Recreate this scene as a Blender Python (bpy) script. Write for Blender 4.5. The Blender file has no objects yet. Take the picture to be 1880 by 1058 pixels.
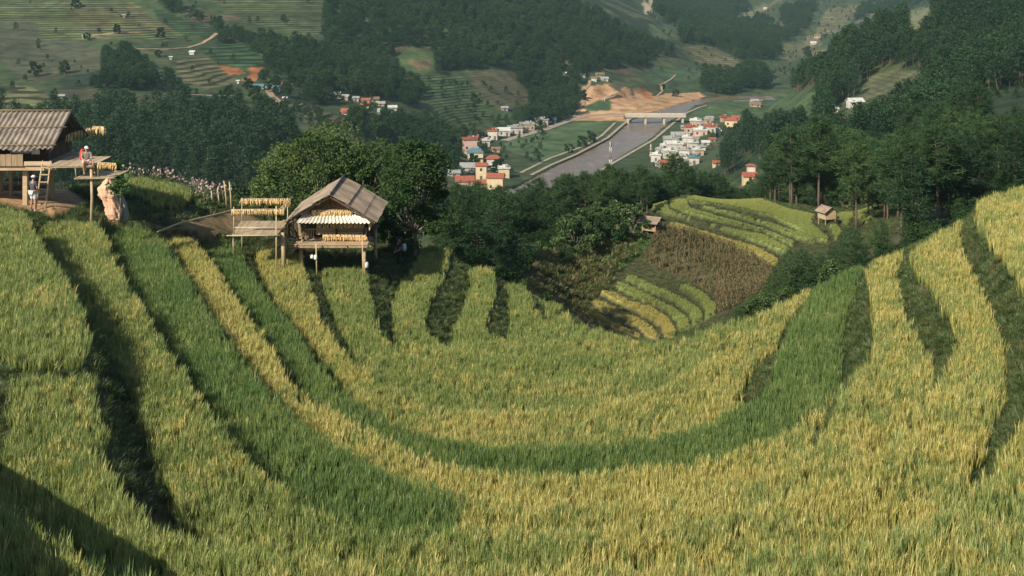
import bpy, bmesh, math, random
import numpy as np
from mathutils import Vector, Matrix, noise as mnoise
random.seed(7); RS=np.random.RandomState(11)
F=2400.0; HY=-60.0; R=math.radians
C=bpy.context.scene.collection
def at(px,py,D):
    "photo pixel + distance -> world point"
    return Vector(((px-940)/F*D, D, -(py-HY)/F*D))
def pix(x,y,z): return 940+F*x/y, HY-F*z/y
# ---------------------------------------------------------------- tagging
def tag(o,label=None,cat=None,group=None,kind=None):
    if label: o['label']=label
    if cat: o['category']=cat
    if group: o['group']=group
    if kind: o['kind']=kind
    return o
def empty(name,loc=(0,0,0),rz=0.0,parent=None):
    o=bpy.data.objects.new(name,None); C.objects.link(o); o.empty_display_size=.3
    o.location=loc; o.rotation_euler=(0,0,rz)
    if parent: o.parent=parent
    return o
def linkmesh(name,me,m,parent=None,loc=None):
    o=bpy.data.objects.new(name,me); C.objects.link(o)
    if m and not me.materials: me.materials.append(m)
    if parent: o.parent=parent
    if loc is not None: o.location=loc
    return o
def copy_tree(o,parent=None):
    c=o.copy(); C.objects.link(c)
    if parent: c.parent=parent
    for ch in list(o.children): copy_tree(ch,c)
    return c
# ---------------------------------------------------------------- mesh builder
class MB:
    def __init__(s): s.v=[]; s.f=[]; s.sm=[]
    def add(s,vs,fs,smooth=False):
        b=len(s.v); s.v+= [tuple(v) for v in vs]; s.f+=[tuple(i+b for i in f) for f in fs]; s.sm+=[smooth]*len(fs); return s
    def box(s,a,b,rz=0,rot=None):
        cx,cy,cz=[(a[i]+b[i])/2 for i in range(3)]; h=[abs(b[i]-a[i])/2 for i in range(3)]
        M=rot if rot is not None else Matrix.Rotation(rz,3,'Z')
        vs=[M@Vector((sx*h[0],sy*h[1],sz*h[2]))+Vector((cx,cy,cz)) for sx in(-1,1) for sy in(-1,1) for sz in(-1,1)]
        return s.add(vs,[(0,1,3,2),(4,6,7,5),(0,4,5,1),(2,3,7,6),(0,2,6,4),(1,5,7,3)])
    def beam(s,p,q,w,h,up=(0,0,1)):
        p=Vector(p);q=Vector(q);d=(q-p).normalized();u=Vector(up)
        if abs(d.dot(u))>.98:u=Vector((1,0,0))
        r=d.cross(u).normalized();u=r.cross(d)
        vs=[c+r*a*w/2+u*b*h/2 for c in(p,q) for a,b in((-1,-1),(1,-1),(1,1),(-1,1))]
        return s.add(vs,[(0,1,2,3),(7,6,5,4),(0,4,5,1),(1,5,6,2),(2,6,7,3),(3,7,4,0)])
    def tube(s,pts,rad,n=8,caps=True):
        pts=[Vector(p) for p in pts]
        if not hasattr(rad,'__len__'): rad=[rad]*len(pts)
        vs=[];u=None
        for i,p in enumerate(pts):
            d=(pts[min(i+1,len(pts)-1)]-pts[max(i-1,0)]).normalized()
            if u is None: u=d.orthogonal().normalized()
            u=(u-d*u.dot(d)).normalized(); w=d.cross(u)
            for k in range(n):
                a=2*math.pi*k/n; vs.append(p+(u*math.cos(a)+w*math.sin(a))*rad[i])
        fs=[(i*n+k,i*n+(k+1)%n,(i+1)*n+(k+1)%n,(i+1)*n+k) for i in range(len(pts)-1) for k in range(n)]
        s.add(vs,fs,True)
        if caps:
            L=(len(pts)-1)*n
            b=len(s.v)-len(vs); s.f+=[tuple(b+k for k in reversed(range(n))),tuple(b+L+k for k in range(n))]; s.sm+=[False]*2
        return s
    def build(s,name,m,parent=None,loc=None):
        me=bpy.data.meshes.new(name); me.from_pydata(s.v,[],s.f); me.polygons.foreach_set('use_smooth',s.sm); me.update()
        return linkmesh(name,me,m,parent,loc)
def npmesh(name,V,Q,smooth=False):
    V=np.asarray(V,dtype=np.float32);Q=np.asarray(Q,dtype=np.int32); k=Q.shape[1]
    me=bpy.data.meshes.new(name); me.vertices.add(len(V)); me.vertices.foreach_set('co',V.ravel())
    me.loops.add(Q.size); me.loops.foreach_set('vertex_index',Q.ravel()); me.polygons.add(len(Q))
    me.polygons.foreach_set('loop_start',np.arange(len(Q),dtype=np.int32)*k); me.polygons.foreach_set('loop_total',np.full(len(Q),k,dtype=np.int32))
    me.polygons.foreach_set('use_smooth',np.full(len(Q),smooth)); me.update(calc_edges=True); return me
# ---------------------------------------------------------------- materials
def nodes(name):
    m=bpy.data.materials.new(name); m.use_nodes=True; nt=m.node_tree; nt.nodes.clear()
    return m,nt,lambda t,**k:_n(nt,t,k)
def _n(nt,t,k):
    n=nt.nodes.new(t)
    for a,b in k.items(): setattr(n,a,b)
    return n
def lk(nt,a,b): nt.links.new(a,b)
def setc(sock,c): sock.default_value=(c[0],c[1],c[2],1)
def mat(name,c1,c2=None,scale=4.0,rough=.8,bump=.0,metal=0.,stretch=(1,1,1),island=False,detail=6):
    "two-tone noise material, object coordinates"
    m,nt,N=nodes(name); out=N('ShaderNodeOutputMaterial'); b=N('ShaderNodeBsdfPrincipled')
    b.inputs['Roughness'].default_value=rough; b.inputs['Metallic'].default_value=metal
    lk(nt,b.outputs[0],out.inputs[0])
    c2=c2 or tuple(x*.65 for x in c1)
    tc=N('ShaderNodeTexCoord'); mp=N('ShaderNodeMapping'); mp.inputs['Scale'].default_value=stretch
    lk(nt,tc.outputs['Object'],mp.inputs[0]); nz=N('ShaderNodeTexNoise'); nz.inputs['Scale'].default_value=scale; nz.inputs['Detail'].default_value=detail
    lk(nt,mp.outputs[0],nz.inputs[0]); rp=N('ShaderNodeMapRange'); rp.inputs[1].default_value=.32; rp.inputs[2].default_value=.68
    lk(nt,nz.outputs[0],rp.inputs[0]); mx=N('ShaderNodeMix',data_type='RGBA'); setc(mx.inputs[6],c1); setc(mx.inputs[7],c2)
    if island:
        g=N('ShaderNodeNewGeometry'); ad=N('ShaderNodeMath',operation='ADD'); sb=N('ShaderNodeMath',operation='MULTIPLY_ADD'); sb.inputs[1].default_value=.8; sb.inputs[2].default_value=-.4
        lk(nt,g.outputs['Random Per Island'],sb.inputs[0]); lk(nt,sb.outputs[0],ad.inputs[0]); lk(nt,rp.outputs[0],ad.inputs[1]); ad.use_clamp=True; lk(nt,ad.outputs[0],mx.inputs[0])
    else: lk(nt,rp.outputs[0],mx.inputs[0])
    lk(nt,mx.outputs[2],b.inputs['Base Color'])
    if bump:
        bp=N('ShaderNodeBump'); bp.inputs['Strength'].default_value=bump; bp.inputs['Distance'].default_value=.03; lk(nt,nz.outputs[0],bp.inputs['Height']); lk(nt,bp.outputs[0],b.inputs['Normal'])
    return m
def leafmat(name,c1,c2,transl=.35,rough=.55,world=.05,gloss=.04):
    "foliage: random per instance and per leaf, plus slow patches in world space"
    m,nt,N=nodes(name); out=N('ShaderNodeOutputMaterial'); g=N('ShaderNodeNewGeometry'); oi=N('ShaderNodeObjectInfo')
    a=N('ShaderNodeMath',operation='MULTIPLY'); a.inputs[1].default_value=.45; lk(nt,g.outputs['Random Per Island'],a.inputs[0])
    b=N('ShaderNodeMath',operation='MULTIPLY_ADD'); b.inputs[1].default_value=.3; lk(nt,oi.outputs['Random'],b.inputs[0]); lk(nt,a.outputs[0],b.inputs[2])
    nz=N('ShaderNodeTexNoise'); nz.inputs['Scale'].default_value=world; nz.inputs['Detail'].default_value=4; lk(nt,g.outputs['Position'],nz.inputs[0])
    mr=N('ShaderNodeMapRange'); mr.inputs[1].default_value=.35; mr.inputs[2].default_value=.65; mr.inputs[3].default_value=-.3; mr.inputs[4].default_value=.45; lk(nt,nz.outputs[0],mr.inputs[0])
    s=N('ShaderNodeMath',operation='ADD',use_clamp=True); lk(nt,b.outputs[0],s.inputs[0]); lk(nt,mr.outputs[0],s.inputs[1])
    mx=N('ShaderNodeMix',data_type='RGBA'); setc(mx.inputs[6],c1); setc(mx.inputs[7],c2); lk(nt,s.outputs[0],mx.inputs[0]); col=mx.outputs[2]
    d=N('ShaderNodeBsdfDiffuse'); t=N('ShaderNodeBsdfTranslucent'); gl=N('ShaderNodeBsdfGlossy'); gl.inputs['Roughness'].default_value=rough
    lk(nt,col,d.inputs[0]); lk(nt,col,t.inputs[0]); m1=N('ShaderNodeMixShader'); m1.inputs[0].default_value=transl
    lk(nt,d.outputs[0],m1.inputs[1]); lk(nt,t.outputs[0],m1.inputs[2]); m2=N('ShaderNodeMixShader'); m2.inputs[0].default_value=gloss
    lk(nt,m1.outputs[0],m2.inputs[1]); lk(nt,gl.outputs[0],m2.inputs[2]); setc(gl.inputs[0],(.8,.85,.8)); lk(nt,m2.outputs[0],out.inputs[0])
    return m
# ---------------------------------------------------------------- numpy helpers
def inpoly(X,Y,poly):
    P=np.array(poly,float); r=np.zeros(X.shape,bool)
    m=(X>=P[:,0].min())&(X<=P[:,0].max())&(Y>=P[:,1].min())&(Y<=P[:,1].max())
    if not m.any(): return r
    x=X[m];y=Y[m];c=np.zeros(x.shape,bool);n=len(P);j=n-1
    for i in range(n):
        xi,yi=P[i];xj,yj=P[j]
        if yi!=yj:
            t=((yi>y)!=(yj>y))&(x<(xj-xi)*(y-yi)/(yj-yi)+xi); c^=t
        j=i
    r[m]=c; return r
_rt=np.random.RandomState(3).rand(257,257)
def vnoise(x,y):
    xi=np.floor(x).astype(int);yi=np.floor(y).astype(int);fx=x-xi;fy=y-yi;fx=fx*fx*(3-2*fx);fy=fy*fy*(3-2*fy)
    a=_rt[xi%256,yi%256];b=_rt[(xi+1)%256,yi%256];c=_rt[xi%256,(yi+1)%256];d=_rt[(xi+1)%256,(yi+1)%256]
    return (a*(1-fx)+b*fx)*(1-fy)+(c*(1-fx)+d*fx)*fy
def fbm(x,y,o=4):
    s=0;a=.5
    for i in range(o): s=s+a*vnoise(x*2**i+i*17.3,y*2**i+i*9.1);a*=.5
    return s/(1-.5**o)-.5
# ================================================================ TERRAIN
# control points: photo pixel + distance of ground seen there
PC=[(0,372,64),(100,380,63.5),(0,345,72),(100,350,72),(200,402,62.5),(200,352,72),(240,338,80),(320,350,80),(430,380,80),(300,400,70),(400,400,74),(350,430,68),(480,410,76),(560,460,72),(640,484,69.5),(690,484,70.5),(740,445,78),
(0,335,390),(250,325,400),(480,330,400),(0,265,450),(250,262,455),(480,262,460),(0,215,520),(250,218,520),(450,222,540),
(0,188,590),(200,188,600),(400,190,620),(0,100,720),(200,100,740),(400,110,760),(0,0,880),(200,0,900),(400,0,930),
(500,180,650),(560,212,630),(650,205,670),(720,210,680),(620,240,590),(800,262,640),(850,300,600),
(840,340,560),(930,345,570),(900,275,680),(980,240,770),(1040,219,820),(1000,262,705),(940,285,655),(1090,240,760),
(840,245,730),(900,205,790),(750,190,740),(900,120,880),(900,40,980),(900,0,1040),(700,100,850),(700,0,980),(550,100,790),(550,0,930),(1050,120,950),(1050,0,1150),(1040,200,860),(1080,210,850),(1150,160,960),(1180,100,1080),(1180,30,1250),(1100,0,1300),(970,195,830),(1240,165,985),
(1290,165,1000),(1300,120,1150),(1450,140,1100),(1350,80,1350),(1500,100,1400),(1500,60,1600),(1600,60,1500),(1400,0,2000),(1550,0,2100),(1700,20,1900),(1250,0,1900),(1180,0,1700),(1420,170,1010),(1400,150,1050),
(1200,300,640),(1280,245,740),(1330,225,780),(1370,335,480),(1300,300,600),(1240,330,560),
(1740,15,600),(1590,65,620),(1500,128,650),(1420,190,690),(1350,262,650),(1880,0,560),(1880,100,430),(1880,190,330),(1700,250,330),(1600,190,450),(1660,140,520),(1600,280,300),(1500,250,400),(1420,290,400),(1880,300,200),(1750,340,200),(1880,245,260),(1990,0,520),(1990,200,300),
(1200,628,129),(1070,585,131),(1320,585,129),(1150,512,142),(1420,510,140),(1197,428,154),(1260,366,167),(1345,388,164),(1510,412,157),(1400,375,170),(1460,470,148),(1560,440,150),(1650,380,170),(1300,470,148),
(1000,545,125),(1000,480,138),(950,440,150),(850,470,122),(1070,440,152),(900,430,165),(1100,400,172),(800,420,170),
(1300,450,200),(1200,460,200),(1500,380,185),(1400,380,195),(1750,395,130),(1650,400,140),(1880,380,120),(1500,548,104),(1400,590,102),(1600,500,100),(1560,470,125)]
WC=[]  # (px, D, z)
RIM=[(-400,62,-11.2),(60,61.5,-11.5),(200,63,-12.4),(300,66.5,-13.2),(440,70.5,-14.6),(560,71.5,-15.4),(690,70,-15.9),(705,74,-16.8),(768,80,-17.6),(830,80,-18.1),(857,78.5,-18.7),(920,77,-19.2),(980,75.5,-19.6),(1060,73,-20),(1170,67,-20.6),(1240,62,-20),(1300,61,-18.8),(1400,62,-17.5),(1500,64,-16.2),(1590,65.5,-15.4),(1780,68,-13.2),(1880,68.5,-12),(2300,68,-10.5)]
for p,D,z in RIM: WC.append((p,D+1.5,z-.25))
for p,D,z in [(-300,110,-26),(100,110,-27),(300,110,-28),(480,110,-29),(600,105,-27),(700,110,-28),(850,98,-23.5),(980,95,-25.5),(1100,92,-29),(1200,90,-29),(1300,88,-27),(1400,84,-24),(1600,84,-20.5),(1780,90,-19),(1900,95,-18.5),
 (-200,180,-48),(100,180,-50),(300,180,-52),(500,180,-52),(-200,280,-64),(200,280,-66),(450,280,-70),(650,200,-55),(650,300,-78),(650,450,-82),(800,250,-60),(800,400,-90),(950,250,-58),(950,350,-86),(1100,240,-52),(1100,350,-86),(1300,260,-58),(1300,380,-86),(1250,480,-92),(1100,480,-94),(950,480,-93),
 (1590,850,-85),(1700,850,-70),(1500,800,-88),(1880,800,-20),(2100,900,0),(1750,1100,-85),(1400,260,-56),(1500,250,-50),
 (-300,1300,60),(100,1400,75),(500,1400,80),(900,1500,60),(1100,2000,60),(1300,3000,60),(1600,3200,80),(1900,3000,160),(2300,1500,90),(-300,3000,300),(500,3200,300),(1000,3200,220),(-400,600,-55),(-400,400,-60),(2300,400,-15),(2300,200,-20),(-400,12,-8),(940,12,-8),(2300,12,-8),(940,30,-11)]: WC.append((p,D,z))
RIV=[(900,372),(966,335),(1057,287),(1126,253),(1160,221),(1201,207),(1229,198),(1284,183),(1330,177),(1420,176),(1420,183),(1330,183),(1272,196),(1254,212),(1231,221),(1193,256),(1110,305),(1075,335),(1000,372)]
WL=-96.0
for y,xc in [(320,1040),(290,1090),(255,1160),(222,1200),(200,1245),(185,1300)]:
    WC.append((xc,-WL*F/(y-HY),WL-.3))
def _coord(u,D): return np.stack([np.asarray(u)*3.0,np.log(D)*1.5],-1)
_cu=[];_cz=[];_cd=[]
for px,py,D in PC: _cu.append((px-940)/F);_cd.append(D);_cz.append(-(py-HY)/F*D)
for px,D,z in WC: _cu.append((px-940)/F);_cd.append(D);_cz.append(z)
_cp=_coord(_cu,_cd);_cz=np.array(_cz)
_K=np.sqrt(((_cp[:,None]-_cp[None])**2).sum(-1)+1e-4)
_P=np.c_[np.ones(len(_cp)),_cp]
_A=np.block([[_K+1e-6*np.eye(len(_cp)),_P],[_P.T,np.zeros((3,3))]])
_w=np.linalg.solve(_A,np.r_[_cz,0,0,0])
def base_z(x,y):
    x=np.atleast_1d(np.asarray(x,float));y=np.atleast_1d(np.asarray(y,float)); sh=x.shape;x=x.ravel();y=y.ravel();o=np.empty(len(x))
    for i in range(0,len(x),40000):
        q=_coord(x[i:i+40000]/y[i:i+40000],y[i:i+40000]); k=np.sqrt(((q[:,None]-_cp[None])**2).sum(-1)+1e-4)
        o[i:i+40000]=k@_w[:-3]+_w[-3]+q@_w[-2:]
    o=o.reshape(sh)
    # natural relief growing with distance
    a=np.clip((y.reshape(sh)-200)/600,0,1)*np.clip(1-(np.abs(o+94)<3)*1.,0,1)
    X=x.reshape(sh);Y=y.reshape(sh)
    o=o+a*(fbm(X/90,Y/90)*16+fbm(X/25,Y/25)*3)
    return o
# -------- near bowl: level rice terraces and one unseen step (first entry), outlines of their rice tops in photo pixels, h = depth of rice top below the lens
BCl=[(197,425),(205,450),(235,510),(275,570),(320,650),(360,702),(400,750),(450,812),(480,850),(530,890),(570,915),(640,950),(700,962),(840,952)]
BCc=[(1000,960),(1200,950),(1400,912),(1550,860),(1630,800),(1675,740),(1727,682)]
ZB=[(1750,911),(1700,935),(1500,985),(1300,1020),(900,1030),(600,1012),(385,977)]
CD=[(305,432),(325,470),(350,510),(400,590),(450,650),(500,712),(540,750),(600,790),(690,840),(760,870),(845,890),(1000,915),(1200,905),(1400,860),(1500,790),(1552,691)]
DE=[(365,440),(400,490),(450,560),(500,630),(530,680),(560,720),(640,757),(700,790),(760,820),(850,850),(1000,858),(1100,855),(1250,840),(1350,820),(1450,780),(1500,740),(1552,690)]
EFc=[(1365,736),(1300,765),(1200,790),(1100,803),(950,808),(850,800),(760,780),(700,755),(650,728)]
FG=[(655,662),(700,692),(760,722),(830,742),(900,748),(1000,742),(1100,732),(1180,715),(1250,680),(1320,640),(1340,622),(1360,590),(1400,566),(1500,513)]
GH=[(732,633),(780,652),(850,672),(920,682),(1000,690),(1100,685),(1200,655)]
HI=[(822,627),(900,643),(1000,650),(1060,636),(1088,594)]
IJ=[(925,618),(980,626),(1030,618),(1058,583)]
JK=[(988,570),(1000,584),(1022,578),(1034,560)]
RINGS=[('AA',5.7,[(-1500,440),(-640,500),(-562,545),(-409,648),(-324,766),(-262,1037),(-230,1500),(-1500,1500)]),  # unseen higher step added left of frame, edge shaped to throw the corner shadow
('A0',8.7,[(-300,860),(0,905),(60,930),(130,985),(190,1020),(330,1062),(480,1400),(-300,1400)]),
('A1',10.6,[(-300,385),(0,378),(45,383),(60,405),(85,450),(130,510),(158,560),(166,610),(160,650),(100,655),(20,655),(0,640),(-300,600)]),
('Z',10.9,[(18,668),(172,655),(178,700),(187,760),(200,840),(240,900),(300,942),(340,965)]+ZB[::-1]+[(1790,880),(1820,850),(1850,790),(1880,740),(1935,660),(1935,600),(1880,525),(1850,480),(1810,430),(1790,390),(1792,362),(1880,335),(2400,220),(2400,1500),(-300,1500),(-300,900),(-60,860),(0,820),(15,760)]),
('B',12.15,[(75,412),(120,402),(180,402)]+BCl+BCc+[(1755,620),(1755,590),(1730,560),(1700,510),(1675,480),(1662,462),(1700,435),(1782,388),(1768,410),(1764,440),(1800,520),(1830,580),(1850,640),(1850,700),(1830,760),(1800,840)]+ZB+[(330,937),(300,890),(275,830),(253,770),(235,700),(200,650),(165,590),(130,510),(85,450)]),
('C',13.05,[(190,418),(250,412),(303,430)]+CD[1:]+[(1590,650),(1603,620),(1600,560),(1588,490),(1610,465),(1660,458),(1648,495),(1660,560),(1690,612),(1718,655)]+(BCl+BCc)[::-1]),
('D',13.8,[(305,432),(330,425),(365,440)]+DE[1:]+CD[::-1]),
('E',14.55,DE+[(1546,650),(1550,600),(1575,520),(1592,472),(1500,515),(1465,570),(1440,615),(1418,655),(1420,690),(1395,717)]+EFc+[(600,675),(545,600),(505,550),(480,520),(455,490),(440,443),(400,438)]),
('F',15.2,[(468,460),(510,452),(550,455),(560,480),(568,510),(580,540),(600,590),(620,620),(650,655)]+FG[1:]+[(1465,562),(1440,600),(1420,640),(1400,650),(1372,690)]+EFc+[(600,670),(560,620),(510,555),(480,505),(470,480)]),
('G',15.8,[(585,487),(630,484),(675,490),(678,512),(690,560),(700,600),(715,620)]+GH+[(1250,617),(1300,597),(1400,558)]+FG[::-1][2:]+[(645,645),(625,610),(610,575),(600,540),(590,510)]),
('H',16.7,[(768,450),(800,446),(830,448),(828,475),(805,520),(786,560),(780,592),(792,612)]+HI+[(1100,598),(1135,610),(1170,619),(1215,621),(1250,614)]+GH[::-1]+[(722,610),(718,580),(720,545),(735,510),(762,480)]),
('I',17.5,[(857,488),(885,485),(910,490),(912,530),(905,555),(892,590),(905,610)]+IJ+HI[::-1]+[(835,590),(850,560),(862,520)]),
('J',18.1,[(920,518),(945,515),(968,520),(980,545)]+JK+IJ[::-1]+[(932,600),(935,580),(932,550)]),
('K',18.5,[(982,540),(1020,548),(1034,558)]+JK[::-1])]
RH=.52
X0,X1,Y0,Y1,CS=-42.,42.,15.,90.,.15
gx=np.arange(X0,X1,CS);gy=np.arange(Y0,Y1,CS);GX,GY=np.meshgrid(gx,gy)
owner=np.full(GX.shape,-1);free=np.ones(GX.shape,bool)
wob=(fbm(GX/1.3,GY/1.3)*3)
def _mem(k,hh):
    py=HY+F*hh/GY;px=940+F*GX/GY
    return inpoly(px+wob,py+wob*.5,RINGS[k][2])
def dil(m,n):
    for _ in range(n):
        q=m.copy();q[1:]|=m[:-1];q[:-1]|=m[1:];q[:,1:]|=m[:,:-1];q[:,:-1]|=m[:,1:];m=q
    return m
highpx=np.zeros(GX.shape,bool)
for k,(nm,h,poly) in enumerate(RINGS):
    py=HY+F*h/GY;px=940+F*GX/GY
    m=_mem(k,h)
    if k:
        up=np.zeros(GX.shape,bool)
        for j in range(k): up|=inpoly(px,py,RINGS[j][2])
        ext=np.zeros(GX.shape,bool)
        for t in(.2,.4,.6,.8,1.): ext|=inpoly(px,HY+F*(h-t*1.3)/GY,poly)
        m|=ext&up
    near=dil(owner>=0,3)
    m&=~near
    owner[m]=k
owner[:3]=-1
rd=np.interp(940+F*GX/GY,[r[0] for r in RIM],[r[1] for r in RIM])
ZB0=base_z(GX,GY)
fix=(GY>rd+1.2)&(owner<0)
ZG=np.where(fix,ZB0,0.)
kn=fix|(owner>=0)
for k,(nm,h,_) in enumerate(RINGS): ZG[owner==k]=-h-RH
# fill the risers by diffusion (coarse to fine)
def fill(Z,kn):
    lv=[(Z.copy(),kn.copy())]
    while min(lv[-1][0].shape)>12:
        z,m=lv[-1];a,b=z.shape;a-=a%2;b-=b%2
        mm=m[:a,:b].reshape(a//2,2,b//2,2);zz=(z[:a,:b]*m[:a,:b]).reshape(a//2,2,b//2,2)
        c=mm.sum((1,3));lv.append((np.where(c>0,zz.sum((1,3))/np.maximum(c,1),0),c>0))
    cur=lv[-1][0].copy();cur[~lv[-1][1]]=lv[-1][0][lv[-1][1]].mean()
    for z,m in lv[::-1]:
        if cur.shape!=z.shape:
            cur=np.repeat(np.repeat(cur,2,0),2,1);cur=np.pad(cur,((0,max(0,z.shape[0]-cur.shape[0])),(0,max(0,z.shape[1]-cur.shape[1]))),'edge')[:z.shape[0],:z.shape[1]]
        cur=np.where(m,z,cur)
        for _ in range(40):
            p=np.pad(cur,1,'edge');cur=np.where(m,z,(p[:-2,1:-1]+p[2:,1:-1]+p[1:-1,:-2]+p[1:-1,2:])/4)
    return cur
ZG=fill(ZG,kn)
gap=(owner<0)&~fix
ZG=ZG+gap*(fbm(GX/.7,GY/.7,3)*.22)
def ground_z(x,y):
    x=np.asarray(x,float);y=np.asarray(y,float);z=base_z(x,y).reshape(x.shape)
    k=(y>116)&(y<186)
    if k.any():
        px=np.where(k,940+F*x/y,-9e3);py=HY-F*z/y;r=np.zeros(x.shape,bool)
        for q in KN['y']+KN['g']: r|=inpoly(px,py+1.5,q)
        z=np.where(r,z+.42,z)
    m=(y<Y1-.5)
    if m.any():
        fx=np.clip((x-X0)/CS,0,len(gx)-1.001);fy=np.clip((y-Y0)/CS,0,len(gy)-1.001);i=fx.astype(int);j=fy.astype(int);a=fx-i;b=fy-j
        zz=(ZG[j,i]*(1-a)+ZG[j,i+1]*a)*(1-b)+(ZG[j+1,i]*(1-a)+ZG[j+1,i+1]*a)*b
        z=np.where(m,zz,z)
    # river bed and flat banks
    far=(y>450)&(y<1100)
    if far.any():
        px=940+F*x/y;py=HY-F*WL/y
        r=inpoly(np.where(far,px,-9e3),py,RIV);z=np.where(r,np.minimum(z,WL-3),z)
        z=np.where(far&~r&(px<1330)&(px>940)&(y<1000)&(z<WL+.6),WL+.6,z)
    return z
def gz(x,y): return float(ground_z(np.array([x]),np.array([y]))[0])
def hit(px,py,d0=100,d1=2600,n=2200):
    "first ground point under a photo pixel"
    D=np.geomspace(d0,d1,n);x=(px-940)/F*D;z=ground_z(x,D);s=-(py-HY)/F*D
    k=np.where(z>=s)[0]; i=k[0] if len(k) else n-1
    return Vector((x[i],D[i],z[i]))
# -------- knoll strips / cover polygons (photo pixels)
KN={'y':[[(1075,567),(1086,567),(1113,587),(1151,606),(1190,625),(1174,627),(1132,611),(1094,594),(1073,579)],
[(1088,552),(1100,552),(1132,569),(1174,587),(1201,606),(1215,629),(1190,627),(1178,611),(1144,590),(1106,575),(1088,560)],
[(1104,537),(1117,535),(1151,552),(1197,567),(1228,587),(1241,610),(1240,625),(1224,628),(1213,602),(1174,579),(1132,560),(1104,544)],
[(1230,412),(1243,412),(1324,437),(1389,456),(1427,476),(1429,489),(1418,491),(1389,472),(1305,441),(1232,420)]],
'g':[[(1130,523),(1144,521),(1190,544),(1236,567),(1263,587),(1266,606),(1247,617),(1245,598),(1224,575),(1182,558),(1132,533)],
[(1148,510),(1159,508),(1205,529),(1251,548),(1286,571),(1292,590),(1272,604),(1268,583),(1243,560),(1197,541),(1150,518)],
[(1242,525),(1263,525),(1293,541),(1314,560),(1316,579),(1297,590),(1296,575),(1278,552),(1243,531)],
[(1194,384),(1205,374),(1224,372),(1228,387),(1286,410),(1343,422),(1400,433),(1454,460),(1439,470),(1400,453),(1324,426),(1251,403),(1209,393)],
[(1228,374),(1243,368),(1259,368),(1266,384),(1324,401),(1400,422),(1466,449),(1454,456),(1400,431),(1324,412),(1266,397),(1232,384)],
[(1289,380),(1343,391),(1420,414),(1469,430),(1496,445),(1492,451),(1458,439),(1400,416),(1343,399),(1289,386)],
[(1261,364),(1286,360),(1343,363),(1400,368),(1450,386),(1500,397),(1489,412),(1519,437),(1523,449),(1496,445),(1458,422),(1420,403),(1343,386),(1286,378),(1259,374)],
[(1538,393),(1565,391),(1569,403),(1554,418),(1540,402)],[(1569,391),(1592,384),(1657,370),(1649,387),(1611,403),(1588,414),(1573,403)],[(1519,416),(1535,414),(1550,430),(1535,445),(1527,426)]]}
CORN=[(1203,430),(1236,422),(1305,441),(1374,468),(1416,495),(1418,522),(1343,567),(1320,579),(1318,555),(1289,529),(1259,514),(1178,479),(1190,460)]
CL=dict(soil=(.30,.115,.045),earth=(.44,.27,.15))
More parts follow.
